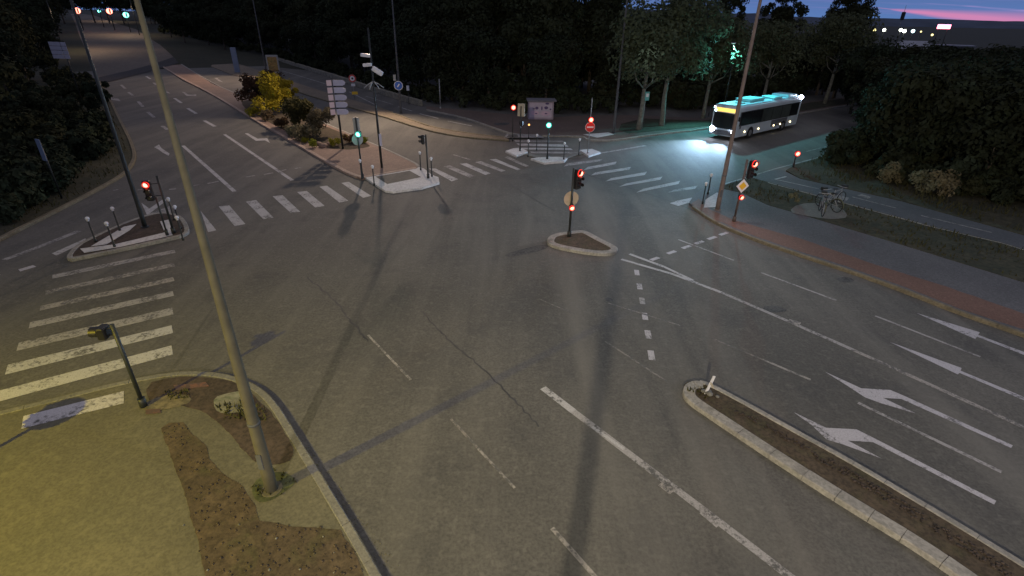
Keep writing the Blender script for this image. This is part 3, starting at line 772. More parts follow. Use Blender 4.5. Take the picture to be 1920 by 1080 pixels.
def pole(root, h, r=.045, mat=dark_metal):
    m = MB(); m.tube([(0, 0, 0), (0, 0, h)], r, 12); m.build('pole', mat, root)
    m = MB(); m.tube([(0, 0, 0), (0, 0, .28)], r * 1.8, 12); m.build('base', mat, root)
GRP = 'traffic signals of the junction'
yR = math.atan2(TOWARD_R.x, -TOWARD_R.y)     # yaw whose -y looks to the lower right
# centre island
g = G(1067, 443, .13); zt = ZAT(1078, 315, g)
t1 = empty('traffic_signal', g, 0, 'red traffic signal with round sign back on the small central island', 'traffic signal', GRP)
pole(t1, zt - g.z, .055)
head(t1, zt - g.z - .52, yR + .1, (0, L_red), .12, side=.2, r=.13, w=.34)
o, *_ = sign_disc(t1, 1.85, R(192), .36, sign_blue, .06, back=beige_back)
head(t1, 1.5, yR - .6, (0, L_red2), .12, 1, .1, .2, name='repeater', pitch_h=.2)
# right pavement
g = G(1376, 415, .13); zt = 3.25
t2 = empty('traffic_signal', g, 0, 'red traffic signal with yellow diamond sign on the right pavement', 'traffic signal', GRP)
pole(t2, zt, .055, plain('brown_pole', (.09, .07, .06), .6, .2, 3))
head(t2, zt - .5, yR - .1, (0, L_red), .12, side=.3, r=.14, w=.34)
yd = R(12); d = Vector((math.sin(yd), -math.cos(yd), 0))
z2 = ZAT(1391, 348, g) - g.z
m = MB(); m.box(Vector((0, 0, z2)) + d * .07, (.5, .02, .5), yd, ry=R(45)); pl = m.build('sign_plate', sign_white, t2)
m = MB(); m.box(Vector((0, 0, z2)) + d * .083, (.3, .01, .3), yd, ry=R(45)); m.build('sign_face', sign_yellow, pl)
head(t2, ZAT(1387, 367, g) - g.z - .02, yR - .6, (0, L_red2), .12, 1, .1, .2, name='repeater', pitch_h=.2)
# bus road, near verge
g = G(1487, 313, .14)
t3 = empty('traffic_signal', g, 0, 'slim traffic signal with a red light at the kerb right of the bus', 'traffic signal', GRP)
zz = ZAT(1495, 287, g); pole(t3, zz - g.z + .2, .04); head(t3, zz - g.z, R(-10), (0, L_red), .12, 1, .14, .3)
# no entry
g = G(1102, 287, .14)
t4 = empty('traffic_signal', g, 0, 'red traffic signal above a round no entry sign on the far refuge', 'traffic signal', GRP)
zn = ZAT(1106, 238, g) - g.z; zr = ZAT(1105, 223, g) - g.z; pole(t4, ZAT(1112, 184, g) - g.z, .035, galv)
o, c, d, s = sign_disc(t4, zn, R(6), .38, sign_white, .06)
m = MB(); m.tube([c, c + d * .004], .35, 28); m.build('sign_face', sign_red, o)
m = MB(); m.box(c + d * .008, (.5, .004, .11), R(6)); m.build('sign_bar', sign_white, o)
head(t4, zr - .02, R(4), (0, L_red), .13, 1, .15, .3)
# green
g = G(1026, 298, .14)
t5 = empty('traffic_signal', g, 0, 'green traffic signal on the dark post in front of the painted booth', 'traffic signal', GRP)
zz = ZAT(1026, 233, g) - g.z; pole(t5, zz + .25, .05); head(t5, zz - .02, R(-2), (0, L_grn), .12, 1, .16, .32)
# left reds of the far crosswalk
g = G(961, 265, .0)
t6 = empty('traffic_signal', g, 0, 'thin post with a red light, furthest left by the painted booth', 'traffic signal', GRP)
zz = ZAT(965, 201, g) - g.z; pole(t6, zz + .2, .035); head(t6, zz, R(8), (0, L_red), .12, 1, .16, .3)
g = G(975, 283, .14)
t7 = empty('traffic_signal', g, 0, 'traffic signal seen from behind with a tan back, left of the painted booth', 'traffic signal', GRP)
zz = ZAT(980, 207, g) - g.z; pole(t7, zz + .3, .045); head(t7, zz, R(170), None, .14, 3, .1, .55, back=beige_back); head(t7, zz - .95, R(150), None, .1, 1, .1, .3)
g = G(991, 262, .0)
t8 = empty('pedestrian_signal', g, 0, 'tiny amber pedestrian light on a thin post below the painted booth', 'pedestrian signal')
zz = ZAT(991, 233, g) - g.z; pole(t8, zz + .1, .025); head(t8, zz, 0, (0, L_amb), .08, 1, .06, .14, pitch_h=.15)
# green at the flower bed
g = G(680, 334, .14)
t9 = empty('traffic_signal', g, 0, 'green traffic signal with a round sign back at the flower bed tip', 'traffic signal', GRP)
zt = ZAT(667, 219, g) - g.z; pole(t9, zt, .05)
head(t9, zt - .55, yR + math.pi - .35, None, .16, 3, .11, .36, back=grey_back)
zz = ZAT(676, 250, g) - g.z; head(t9, zz, R(-5), (0, L_grn), .15, 1, .14, .28, side=.14)
sign_disc(t9, ZAT(670, 262, g) - g.z, yR + math.pi, .36, sign_blue, .08)
# pedestrian signals
def ped(g, h, yaw, label, disc=False, grp='pedestrian signals on plain posts'):
    r_ = empty('pedestrian_signal', g, 0, label, 'pedestrian signal', grp)
    pole(r_, h, .05)
    if disc: head(r_, h - .2, yaw, None, .24, 1, .13, .32, pitch_h=.26)
    else: head(r_, h - .3, yaw, None, .2, 2, .1, .3, pitch_h=.26)
    return r_
g = G(803, 334, .13)
ped(g, ZAT(797, 252, g) - g.z, R(-75), 'dark pedestrian signal on the white refuge between two bollards')
g = G(270, 762, .13); zt = ZAT(203, 610, g) - g.z
pd = ped(g, zt, R(-80), 'dark pedestrian signal beside the worn crosswalk at lower left', True)
g2 = Vector((-12.78, 7.85, .13))
pd2 = ped(g2, 2.7, R(-80), 'pedestrian signal with a round plate beyond the left end of the crosswalk')
sign_disc(pd2, 2.3, R(160), .42, sign_blue, .05, back=black_pl)
# left island red
g = G(326, 437, .14)
t10 = empty('traffic_signal', g, 0, 'red traffic signal on the left triangular island', 'traffic signal', GRP)
zz = ZAT(285, 345, g) - g.z; pole(t10, zz + .35, .05); head(t10, zz - .28, R(15), (0, L_red), .14, 3, .11, .3, side=-.45)
# slim dark post next to it
g = G(314, 441, .14)
po = empty('post', g, 0, 'plain dark post next to the signal on the left island', 'post'); pole(po, ZAT(305, 368, g) - g.z, .04)

# far signals up the road
def far_signal(px, py, mat, lab, dist, drop=3.2, r=.5):
    d = toworld(Vector((px - 960, py - 540, F))).normalized(); k = dist / math.hypot(d.x, d.y)
    p = Vector((d.x * k, d.y * k, H + d.z * k)); base = Vector((p.x, p.y, hfun(p.x, p.y)))
    r_ = empty('traffic_signal', base, 0, lab, 'traffic signal', 'distant signals up the main road')
    m = MB(); m.tube([(0, 0, 0), (0, 0, p.z - base.z)], .12, 8); m.build('pole', dark_metal, r_)
    yaw = math.atan2(-base.x, base.y) * -1
    m = MB(); m.box((0, 0, p.z - base.z), (1.1, .3, 1.3), yaw); hd = m.build('signal_head', black_pl, r_)
    dd = Vector((-base.x, -base.y, 0)).normalized(); c = dd * .17 + Vector((0, 0, p.z - base.z))
    m = MB(); m.tube([c, c + dd * .05], r, 14); m.build('lens', mat, hd)
far_signal(145, 20, L_red, 'leftmost distant red signal at the top of the main road', 225, r=.8)
far_signal(205, 21, L_red, 'distant red signal right of the small green one', 225, r=.8)
far_signal(186, 21, L_grn, 'smallest distant green signal between two red ones', 240, r=.42)
far_signal(236, 28, L_grn, 'distant green signal nearest the thick lamp post', 215, r=.75)

# ------------------------------------------------------------ bollards
def bollard0():
    r_ = empty('bollard', (0, 0, 0))
    m = MB(); m.tube([(0, 0, 0), (0, 0, .12), (0, 0, .13), (0, 0, 1.02)], [.055, .055, .035, .035], 10); m.build('post', dark_metal, r_)
    m = MB(); m.tube([(0, 0, .98), (0, 0, 1.05)], .05, 10); m.ball((0, 0, 1.1), .085, 12, 8); m.build('ball_top', white_pl, r_)
    return r_
B0 = None
def put_bollard(g, label, s=1.0):
    global B0
    if B0 is None: B0 = bollard0(); o = B0
    else: o = copy_tree(B0)
    o.location = g; o.scale = (s, s, s)
    tag(o, label, 'bollard', 'dark bollards with white ball tops')
Bb = [((679, 336), 'ball-topped bollard at the foot of the green signal by the flower bed'), ((702, 348), 'ball-topped bollard at the lower left edge of the white refuge'),
      ((789, 319), 'ball-topped bollard behind the pedestrian signal, left one of the refuge tip'), ((810, 331), 'ball-topped bollard right of the pedestrian signal on the refuge tip'),
      ((990, 294), 'ball-topped bollard left of the green signal on the far refuge'), ((1057, 299), 'ball-topped bollard right of the green signal on the far refuge'),
      ((1085, 291), 'ball-topped bollard just left of the no entry sign'), ((1006, 282), 'ball-topped bollard at the far edge of the striped crosswalk'),
      ((1317, 382), 'ball-topped bollard on the right corner, the one nearer the road'), ((1327, 364), 'ball-topped bollard on the right corner, the one further back')]
for (x, y), lb in Bb: put_bollard(G(x, y, .13), lb, 1.08)
for (x, y), lb in (((210, 390), 'white ball top of the bollard furthest back on the left island'), ((163, 409), 'leftmost bollard of the left triangular island'), ((199, 418), 'bollard standing on the long white strip of the left island'),
                   ((315, 372), 'bollard behind the red signal on the left island, the further one'), ((327, 387), 'bollard right of the red signal on the left island, middle of three'), ((331, 407), 'bollard nearest the crosswalk corner of the left island')):
    d = toworld(Vector((x - 960, y - 540, F))); t = (1.12 + .14 - H) / d.z
    put_bollard(Vector((d.x * t, d.y * t, .14)), lb, 1.0)
# ------------------------------------------------------------ other posts and signs
# broken white marker post on the median tip
g = G(1326, 737, .13); tp = G(1341, 700, .13)
mp_ = empty('marker_post', g, 0, 'bent white marker post on the tip of the long median', 'post')
m = MB(); m.box((.02, .0, .28), (.075, .03, .62), R(10), ry=R(14)); m.build('post', white_pl, mp_)
m = MB(); m.box((.07, -.02, .30), (.03, .03, .22), R(10), ry=R(-30)); m.build('broken_splinter', beige_back, mp_)
m = MB(); m.box((.02, .02, .04), (.2, .14, .08), bev=.02); m.build('foot', concrete, mp_)
# rocks/stones at the median tip
for (x, y, s) in ((1330, 741, .1), (1318, 735, .07), (1345, 745, .06)):
    g = G(x, y, .13); m = MB(); m.ball((0, 0, s * .5), s, 7, 5, .6); o = m.build('stone', concrete); o.location = g
    tag(o, {1330: 'largest grey stone lying at the foot of the bent white marker post', 1318: 'small stone left of the bent marker post on the median', 1345: 'smallest stone right of the bent marker post on the median'}[x], 'stone')
# directional sign stack
g = G(643, 279, .14); z0_ = ZAT(633, 216, g) - g.z; z1_ = ZAT(627, 148, g) - g.z
ds = empty('direction_sign', g, 0, 'black post with five stacked pairs of pale direction boards in the flower bed', 'road sign')
m = MB(); m.tube([(0, 0, 0), (0, 0, z1_ - .1)], .075, 12); m.build('post', dark_metal, ds)
hh = (z1_ - z0_) / 5
for i in range(5):
    z = z0_ + hh * (i + .5)
    a = R(12); L_ = .78; s = Vector((math.cos(a), math.sin(a), 0)); n = Vector((math.sin(a), -math.cos(a), 0))
    m = MB(); prof_ = [(-.08, -.38), (L_ - .2, -.38), (L_ - .05, -.24), (L_, 0), (L_ - .05, .24), (L_ - .2, .38), (-.08, .38)]
    f0 = [s * p + Vector((0, 0, z + q * hh)) + n * .09 for p, q in prof_]; f1 = [v + n * .05 for v in f0]; k = len(f0)
    m.add(f0 + f1, [tuple(range(k - 1, -1, -1)), tuple(range(k, 2 * k))] + [(j, (j + 1) % k, k + (j + 1) % k, k + j) for j in range(k)]); m.build('arrow_board', board_blue, ds)
    a = R(30); s = Vector((-math.cos(a), -math.sin(a), 0))
    m = MB(); m.box(s * .30 + Vector((0, 0, z)) + Vector((-.04, -.12, 0)), (.36, .05, hh * .78), a, bev=.015); m.build('side_board', board_pink, ds)
# camera mast with flood/camera boxes
g = G(716, 314, .14); zt = ZAT(695, 52, g) - g.z
cm = empty('camera_mast', g, 0, 'dark slender mast with white camera boxes beside the flower bed', 'mast')
m = MB(); m.tube([(0, 0, 0), (0, 0, 3.5), (0, 0, zt)], [.085, .07, .05], 12); m.build('pole', dark_metal, cm)
zc = ZAT(690, 104, g) - g.z
m = MB(); m.box((-.32, 0, zc), (.62, .22, .2), R(8), ry=R(6), bev=.03); m.build('camera', white_pl, cm)
m = MB(); m.box((-.26, 0, zc - .55), (.58, .24, .2), R(-6), ry=R(-6), bev=.03); m.build('camera', white_pl, cm)
m = MB(); m.box((.34, -.05, zc - .9), (.72, .34, .3), R(10), ry=R(32), bev=.05); m.build('flood_lamp', white_pl, cm)
zc2 = ZAT(704, 152, g) - g.z
for k in range(6):
    a = 2 * math.pi * k / 6 + .3; m = MB(); m.tube([(0, 0, zc2), (math.cos(a) * .35, math.sin(a) * .35, zc2 - .2), (math.cos(a) * .62, math.sin(a) * .62, zc2 - .42)], .028, 6); m.build('collar_spike', galv_lt, cm)
m = MB(); m.box((.1, -.04, ZAT(717, 262, g) - g.z), (.16, .03, .8), R(20)); m.build('small_plate', board_blue, cm)
# blue round sign + plaque on lamp C
g = G(752, 214)
bs = empty('mandatory_sign', Vector((g.x, g.y - .16, 0)), 0, 'round blue sign mounted on the lamp post by the far carriageway', 'road sign')
z = ZAT(751, 160, g); o, c, d, s = sign_disc(bs, z, R(8), .46, sign_white, .05)
m = MB(); m.tube([c, c + d * .004], .40, 24); m.build('sign_face', sign_blue, o)
m = MB(); m.box(c + d * .01 + Vector((0, 0, .02)), (.12, .006, .36), R(8), ry=R(35)); m.build('arrow', sign_white, o)
m = MB(); m.box((-.35, 0, z + .75), (.28, .03, .6), R(20)); m.build('small_plate', grey_back, bs)
# speed sign
g = GT(665, 185)
ss = empty('speed_sign', g, 0, 'round red rimmed sign with two plaques beyond the direction boards', 'road sign')
z = ZAT(663, 147, g) - g.z
m = MB(); m.tube([(0, 0, 0), (0, 0, z + .1)], .04, 8); m.build('post', galv, ss)
o, c, d, s = sign_disc(ss, z, R(12), .45, sign_red, .05)
m = MB(); m.tube([c, c + d * .004], .30, 24); m.build('sign_face', sign_white, o); m = MB(); m.tube([c + d * .005, c + d * .009], .12, 12); m.build('symbol', black_pl, o)
m = MB(); m.box(d * .06 + Vector((0, 0, z - .75)), (.5, .03, .3), R(12)); m.build('plaque', sign_white, ss)
m = MB(); m.box(d * .06 + Vector((.1, 0, z - 1.7)), (.7, .03, .35), R(12)); m.build('plaque', sign_yellow, ss)
# white plaque right of the blue sign and plain post
g = GT(767, 196)
ps_ = empty('plaque_sign', g, 0, 'small white plaque on a thin post just right of the blue sign', 'road sign')
z = ZAT(766, 165, g) - g.z; m = MB(); m.tube([(0, 0, 0), (0, 0, z)], .03, 8); m.build('post', dark_metal, ps_)
m = MB(); m.box((0, -.05, z), (.32, .03, .55)); m.build('plate', sign_white, ps_)
g = G(826, 205); pp = empty('post', g, 0, 'lone pale post at the edge of the wood', 'post'); pole(pp, ZAT(825, 148, g), .06, galv)
# advertising panel
g = GT(516, 144); ap = empty('advertising_panel', g, R(10), 'free-standing advertising panel with an autumn coloured poster by the far lane', 'advert panel')
z = ZAT(514, 103, g) - g.z
m = MB(); m.box((0, 0, z - 1.45), (1.9, .25, 2.9), 0, bev=.06); fr = m.build('frame', grey_back, ap)
m = MB(); m.box((0, -.14, z - 1.4), (1.45, .03, 2.2)); m.build('poster', surface('poster', (.25, .14, .05), (.45, .32, .10), 1.4, 2.5, .3, patch=(1.5, (.08, .12, .06), .9)), ap)
m = MB(); m.box((.05, 0, (z - 2.9) / 2), (1.2, .22, z - 2.9)); m.build('base', white_pl, ap)
# totem
g = GT(446, 137); tt = empty('totem', g, R(15), 'tall pale blue totem slab left of the advertising panel', 'totem')
z = ZAT(433, 89, g) - g.z
m = MB(); m.box((0, 0, z / 2), (.85, .35, z), 0, bev=.05); m.build('body', plain('totem_blue', (.20, .25, .34), .4, .15, 1), tt)
m = MB(); m.box((0, 0, .06), (1.1, .6, .12)); m.build('base', concrete, tt)
# left direction sign
g = GT(150, 195); lf = empty('direction_sign', g, R(-12), 'pale multi-line direction board with two columns above the left verge', 'road sign')
z1 = ZAT(128, 78, g) - g.z; z0 = ZAT(130, 110, g) - g.z; hh = (z1 - z0) / 4; sc_ = (z1 - z0) / 32
m = MB(); m.tube([(sc_ * 8, 0, 0), (sc_ * 8, 0, z1)], .07, 8); m.build('post', dark_metal, lf)
for i in range(4):
    m = MB(); m.box((-sc_ * 10, -.1, z0 + hh * (i + .5)), (sc_ * 28, .05, hh * .9)); m.build('board', board_blue, lf)
    m = MB(); m.box((sc_ * 12, -.1, z0 + hh * (i + .5)), (sc_ * 12, .05, hh * .9)); m.build('board', board_blue, lf)
# board cut by the left picture edge and blue post
g = G(5, 355, .1); lb = empty('sign_board', Vector((g.x - .9, g.y, .1)), R(25), 'pale green sign board cut off by the left edge', 'road sign')
z = ZAT(5, 262, g) - g.z; m = MB(); m.box((0, 0, z - .6), (1.9, .06, 1.25)); m.build('board', plain('board_green', (.32, .42, .36), .5, .1, 2), lb)
for sx in (-.6, .6): m = MB(); m.tube([(sx, .08, 0), (sx, .08, z - .1)], .04, 8); m.build('post', galv, lb)
g = G(116, 372, .1); bp = empty('street_name_sign', g, R(-20), 'narrow blue plate on a leaning dark post in the left verge', 'road sign')
z = ZAT(82, 262, g) - g.z; m = MB(); m.tube([(0, 0, 0), (0, 0, z)], .05, 8); m.build('post', dark_metal, bp)
m = MB(); m.box((0, -.08, z - .5), (.32, .04, 1.15), bev=.01); m.build('plate', plain('plate_blue', (.14, .18, .26), .5, .1, 2), bp)
# bus stop sign
g = G(1203, 243, .12); st = empty('bus_stop_sign', g, R(5), 'teal and white bus stop flag on a thin post beside the plane tree', 'bus stop sign')
z = ZAT(1212, 172, g) - g.z; m = MB(); m.tube([(0, 0, 0), (0, 0, z)], .035, 8); m.build('post', galv, st)
m = MB(); m.box((.12, -.04, z - .38), (.42, .05, .78), bev=.02); fl = m.build('flag', sign_teal, st)
m = MB(); m.box((.12, -.07, z - .3), (.26, .01, .3)); m.build('pictogram', sign_white, fl)
# painted booth (kiosk / electric cabinet)
g = G(1014, 224, .12); kz = ZAT(1013, 189, g) - g.z
kb = empty('transformer_booth', g, R(3), 'small pink and white painted booth with a flat roof in front of the wood', 'booth')
m = MB(); m.box((0, .7, kz / 2 - .05), (2.55, 1.4, kz - .1)); m.build('wall', plain('booth_wall', (.34, .28, .32), .7, .15, 2), kb)
m = MB(); m.box((.05, .7, kz), (3.0, 1.8, .14), bev=.03); m.build('roof', plain('booth_roof', (.15, .15, .17), .7, .2, 2), kb)
pk = plain('mural_pink', (.62, .44, .52), .7, .1, 2); pw = plain('mural_pale', (.52, .44, .50), .7, .1, 2); pd_ = plain('mural_dark', (.10, .07, .16), .7, .3, 2)
m = MB(); m.box((-.05, -.012, kz * .5), (2.3, .02, kz * .8)); mu = m.build('mural', pw, kb)
for (x, z, rx, rz_, mt) in ((-.65, .30, .42, .22, pk), (.45, .28, .5, .24, pk), (-.45, .56, .17, .14, pd_), (.5, .58, .2, .15, pd_), (.06, .55, .07, .2, pd_), (.6, .8, .2, .1, pd_), (-.75, .52, .14, .05, pd_), (.95, .5, .1, .08, pd_), (-.5, .27, .12, .06, pd_), (.5, .27, .14, .06, pd_)):
    m = MB(); n = 18; vs = [(x + rx * math.cos(2 * math.pi * k / n) * (1 + .12 * math.sin(3 * k)), -.03 - (.006 if mt is pd_ else 0), kz * z + rz_ * 1.0 * math.sin(2 * math.pi * k / n) + .1) for k in range(n)]
    m.add(vs, [tuple(range(n))]); m.build('painted_shape', mt, mu)
# stone wall
A, B = [(522, 114), (560, 126), (630, 148), (700, 172), (790, 199)], None
m = MB(); P = [G(*p) for p in A]
for i in range(len(P) - 1):
    a, b = P[i], P[i + 1]; d = (b - a); k = max(2, int(d.length / 2.0))
    for j in range(k):
        p, q = a.lerp(b, j / k), a.lerp(b, (j + 1) / k); c = (p + q) / 2
        hh = .62 + .05 * random.random(); m.box((c.x, c.y, hh / 2), (d.length / k - .03, .4, hh), math.atan2(d.y, d.x), bev=.03)
tag(m.build('stone_parapet', stone_wall), 'long low stone parapet between the far carriageway and the wood', 'wall')

# ------------------------------------------------------------ bus
A_ = G(1375, 266); B_ = G(1497, 237)
fdir = (A_ - B_).normalized(); fdir.z = 0; ldir = Vector((-fdir.y, fdir.x, 0))       # left side of the bus faces the camera
BL, BW, BH = 12.0, 2.5, 2.95
ctr = A_ - fdir * BL / 2 - ldir * BW / 2
bus = empty('city_bus', Vector((ctr.x, ctr.y, 0)), math.atan2(fdir.y, fdir.x), 'white city bus with lit headlights coming to the junction', 'bus')
def ring_body(m, secs):
    vs = []; n = len(secs[0][1])
    for x, prof in secs:
        vs += [(x, y, z) for y, z in prof]
    fs = [tuple(range(n - 1, -1, -1)), tuple((len(secs) - 1) * n + k for k in range(n))]
    for i in range(len(secs) - 1):
        for k in range(n): fs.append((i * n + k, i * n + n + k, i * n + n + (k + 1) % n, i * n + (k + 1) % n)[::-1])
    m.add(vs, fs)
def prof(w, z0, z1, c=.14):
    h = w / 2
    return [(-h, z0), (h, z0), (h, z1 - c * 1.6), (h - c * .5, z1 - c * .5), (h - c * 1.8, z1), (-h + c * 1.8, z1), (-h + c * .5, z1 - c * .5), (-h, z1 - c * 1.6)]
m = MB(); ring_body(m, [(-6.0, prof(2.36, .45, 2.86)), (-5.93, prof(2.5, .32, 2.93)), (5.7, prof(2.5, .32, 2.93)), (5.92, prof(2.44, .32, 2.88)), (6.0, prof(2.3, .38, 2.8))])
m.build('body', bus_white, bus)
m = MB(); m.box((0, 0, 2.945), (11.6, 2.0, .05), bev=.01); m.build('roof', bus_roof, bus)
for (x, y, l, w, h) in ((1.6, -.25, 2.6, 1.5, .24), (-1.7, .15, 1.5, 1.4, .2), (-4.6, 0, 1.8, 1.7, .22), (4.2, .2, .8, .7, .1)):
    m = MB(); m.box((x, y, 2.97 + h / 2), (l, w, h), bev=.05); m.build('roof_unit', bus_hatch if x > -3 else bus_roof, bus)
for sy in (1, -1):
    for i, (x0, x1) in enumerate(((3.6, 5.3), (1.75, 3.5), (-.1, 1.65), (-1.95, -.2), (-3.8, -2.05), (-5.5, -3.9))):
        m = MB(); m.box(((x0 + x1) / 2, sy * 1.262, 1.85), (x1 - x0, .02, 1.05)); m.build('side_window', glass_frost if i in (2, 3, 4) else glass_dk, bus)
    m = MB(); m.box((0, sy * 1.253, 1.86), (11.2, .012, 1.2)); m.build('window_band', black_pl, bus)
    m = MB(); m.box((-2.0, sy * 1.256, .92), (3.2, .02, .6)); m.build('lower_panel', bus_grey, bus)
    for x in (3.35, -2.9):
        m = MB(); vs = [(x + .58 * math.cos(math.pi * k / 12), sy * 1.262, .42 + .62 * math.sin(math.pi * k / 12)) for k in range(13)] + [(x - .58, sy * 1.262, .3), (x + .58, sy * 1.262, .3)]
        m.add(vs, [tuple(range(15)) if sy < 0 else tuple(range(14, -1, -1))]); m.build('wheel_arch', black_pl, bus)
        m = MB(); m.tube([(x, sy * .95, .48), (x, sy * 1.275, .48)], .48, 22); w_ = m.build('wheel', rubber, bus)
        m = MB(); m.tube([(x, sy * 1.277, .48), (x, sy * 1.29, .48)], .27, 18); m.build('rim', galv, w_)
m = MB(); m.box((6.0, 0, 1.62), (.03, 2.14, 1.35), bev=.01); m.build('windscreen', glass_dk, bus)
m = MB(); m.box((6.01, 0, 2.52), (.04, 1.75, .30)); m.build('destination_display', L_dest, bus)
m = MB(); m.box((6.01, 0, .62), (.06, 1.9, .38), bev=.02); m.build('front_bumper', bus_grey, bus)
m = MB(); m.box((-6.0, 0, 1.95), (.03, 1.9, .8)); m.build('rear_window', glass_dk, bus)
for y in (.98, -.98):
    m = MB(); m.tube([(5.99, y, .82), (6.06, y, .82)], .23 if y < 0 else .15, 16); m.build('headlight', L_head, bus)
    m = MB(); m.box((5.96, y * 1.1, 2.68), (.12, .16, .12), bev=.02); m.build('marker_lamp', L_mark, bus)
    m = MB(); m.tube([(5.75, y * 1.28, 2.5), (6.1, y * 1.5, 2.45), (6.15, y * 1.5, 2.1)], .025, 6); m.box((6.15, y * 1.5, 1.95), (.1, .2, .38), bev=.02); m.build('mirror', black_pl, bus)
m = MB(); m.box((6.0, -.95, 2.42), (.1, .16, .13), bev=.02); m.build('marker_lamp', L_mark, bus)
m = MB(); m.ball((-5.85, 1.15, 2.86), .2, 10, 8); m.build('beacon', L_head, bus)
for x in (4.4, 1.9, -1.0, -2.3, -4.4):
    m = MB(); m.ball((x, 1.26, .70), .065, 8, 6); m.build('side_marker', L_amb2, bus)
m = MB(); m.box((5.4, 1.30, 1.2), (.2, .03, .3)); m.build('fuel_flap', bus_grey, bus)
for y in (.98, -.98):
    l = lamp_light('headlight_beam', (6.15, y, .95), (.46, .70, 1), 7000, .09, 66, None, 1)
    l.rotation_euler = Vector((1, .06, .0)).to_track_quat('-Z', 'Y').to_euler(); l.parent = bus

# ------------------------------------------------------------ vegetation
def crown_mesh(name, seed, rx, rz, n, leaf, lobes, mat, zc=0.0, flatb=.5):
    rnd = random.Random(seed); L = []
    for i in range(lobes):
        a = rnd.uniform(0, 2 * math.pi); u = rnd.uniform(-1, 1); rr = rnd.uniform(.25, .8)
        L.append((Vector((math.cos(a) * rr * rx, math.sin(a) * rr * rx, u * rz * .72 * (1 - .25 * rr))), rnd.uniform(.28, .5) * rx, rnd.uniform(.75, 1.1)))
    vs = []; fs = []
    for i in range(n):
        c, r, k = L[rnd.randrange(lobes)]
        d = Vector((rnd.gauss(0, 1), rnd.gauss(0, 1), rnd.gauss(0, 1))).normalized()
        if d.z < -.3 and rnd.random() < flatb: d.z = -d.z
        p = c + d * r * (rnd.random() ** .35) * k + Vector((0, 0, zc))
        s = leaf * rnd.uniform(.55, 1.3)
        n1 = (d + Vector((rnd.uniform(-.8, .8), rnd.uniform(-.8, .8), rnd.uniform(-.4, .9)))).normalized()
        u = n1.orthogonal().normalized(); u = (Matrix.Rotation(rnd.uniform(0, 6.3), 3, n1) @ u); w = n1.cross(u)
        o = len(vs)
        vs += [p - u * s, p - w * s * .55 + n1 * s * .1, p + u * s, p + w * s * .55 - n1 * s * .12]; fs.append((o, o + 1, o + 2, o + 3))
    me = bpy.data.meshes.new(name); me.from_pydata([tuple(v) for v in vs], [], fs); me.materials.append(mat); me.update()
    return me
def trunk_mesh(seed, h, r, spread_, mat, lean=.05):
    rnd = random.Random(seed); m = MB()
    tips = []
    p = Vector((0, 0, -.2)); pts = [p]
    for i in range(5):
        p = p + Vector((rnd.uniform(-lean, lean) * h / 5, rnd.uniform(-lean, lean) * h / 5, (h + .2) / 5)); pts.append(p)
    m.tube(pts, [r * 1.25, r, r * .88, r * .78, r * .62, r * .42], 9)
    for k in range(6):
        b = pts[3 if k < 3 else 4]; a = k * 1.1 + rnd.uniform(0, .6); d = Vector((math.cos(a), math.sin(a), rnd.uniform(.5, 1.1)))
        q = b + d * spread_ * .5; e = q + Vector((d.x * .5, d.y * .5, .9)) * spread_ * .5
        m.tube([b, q, e], [r * .45, r * .28, r * .1], 6)
    o = m.build('trunk', mat); me = o.data; bpy.data.objects.remove(o)
    return me
kinds = {}
def kind_tree(key, *crowns_trunk): kinds[key] = crowns_trunk
TR = {
 'wood': ([crown_mesh('wood_crown', 10 + i, 3.4, 5.4, 5200, .23, 22, leaf_dark, 7.6) for i in range(3)], [trunk_mesh(20 + i, 7.5, .17, 2.2, bark) for i in range(2)]),
 'bushy': ([crown_mesh('bushy_crown', 40 + i, 3.2, 3.8, 5200, .21, 22, leaf_mid, 4.6) for i in range(3)], [trunk_mesh(50 + i, 4.2, .15, 1.8, bark) for i in range(2)]),
 'poplar': ([crown_mesh('poplar_crown', 60 + i, 2.0, 8.5, 6500, .19, 34, leaf_dark, 9.5) for i in range(2)], [trunk_mesh(65 + i, 10, .2, .8, bark) for i in range(1)]),
 'plane': ([crown_mesh('plane_crown', 70 + i, 3.8, 3.3, 8500, .17, 26, leaf_plane, 6.9, .2) for i in range(2)], [trunk_mesh(75 + i, 5.8, .2, 2.4, bark_pale, .09) for i in range(2)]),
}
def put_tree(kind, x, y, s, label, cat='tree', group=None, i=0, sz=None, lo=0):
    rnd = random.Random(int(x * 31 + y * 17 + i))
    root = empty('tree', (x, y, hfun(x, y) - .05 + lo), rnd.uniform(0, 6.28), label, cat, group)
    root.scale = (s, s, (sz or s))
    cm_, tm = TR[kind]
    c = bpy.data.objects.new('crown', cm_[rnd.randrange(len(cm_))]); col.objects.link(c); c.parent = root
    t = bpy.data.objects.new('trunk', tm[rnd.randrange(len(tm))]); col.objects.link(t); t.parent = root
    return root
SH = {
 'dark': [crown_mesh('shrub_leaves', 100 + i, 1.3, 1.0, 1000, .19, 11, leaf_dark, .95) for i in range(3)],
 'mid': [crown_mesh('shrub_leaves', 110 + i, 1.3, 1.0, 1000, .18, 11, leaf_mid, .95) for i in range(3)],
}
def put_shrub(mesh, x, y, s, label, group=None, sz=None, z=0.0, name='shrub'):
    o = bpy.data.objects.new(name, mesh); col.objects.link(o); o.location = (x, y, hfun(x, y) + z); o.rotation_euler = (0, 0, random.uniform(0, 6.28)); o.scale = (s, s, sz or s)
    tag(o, label, 'shrub', group); return o
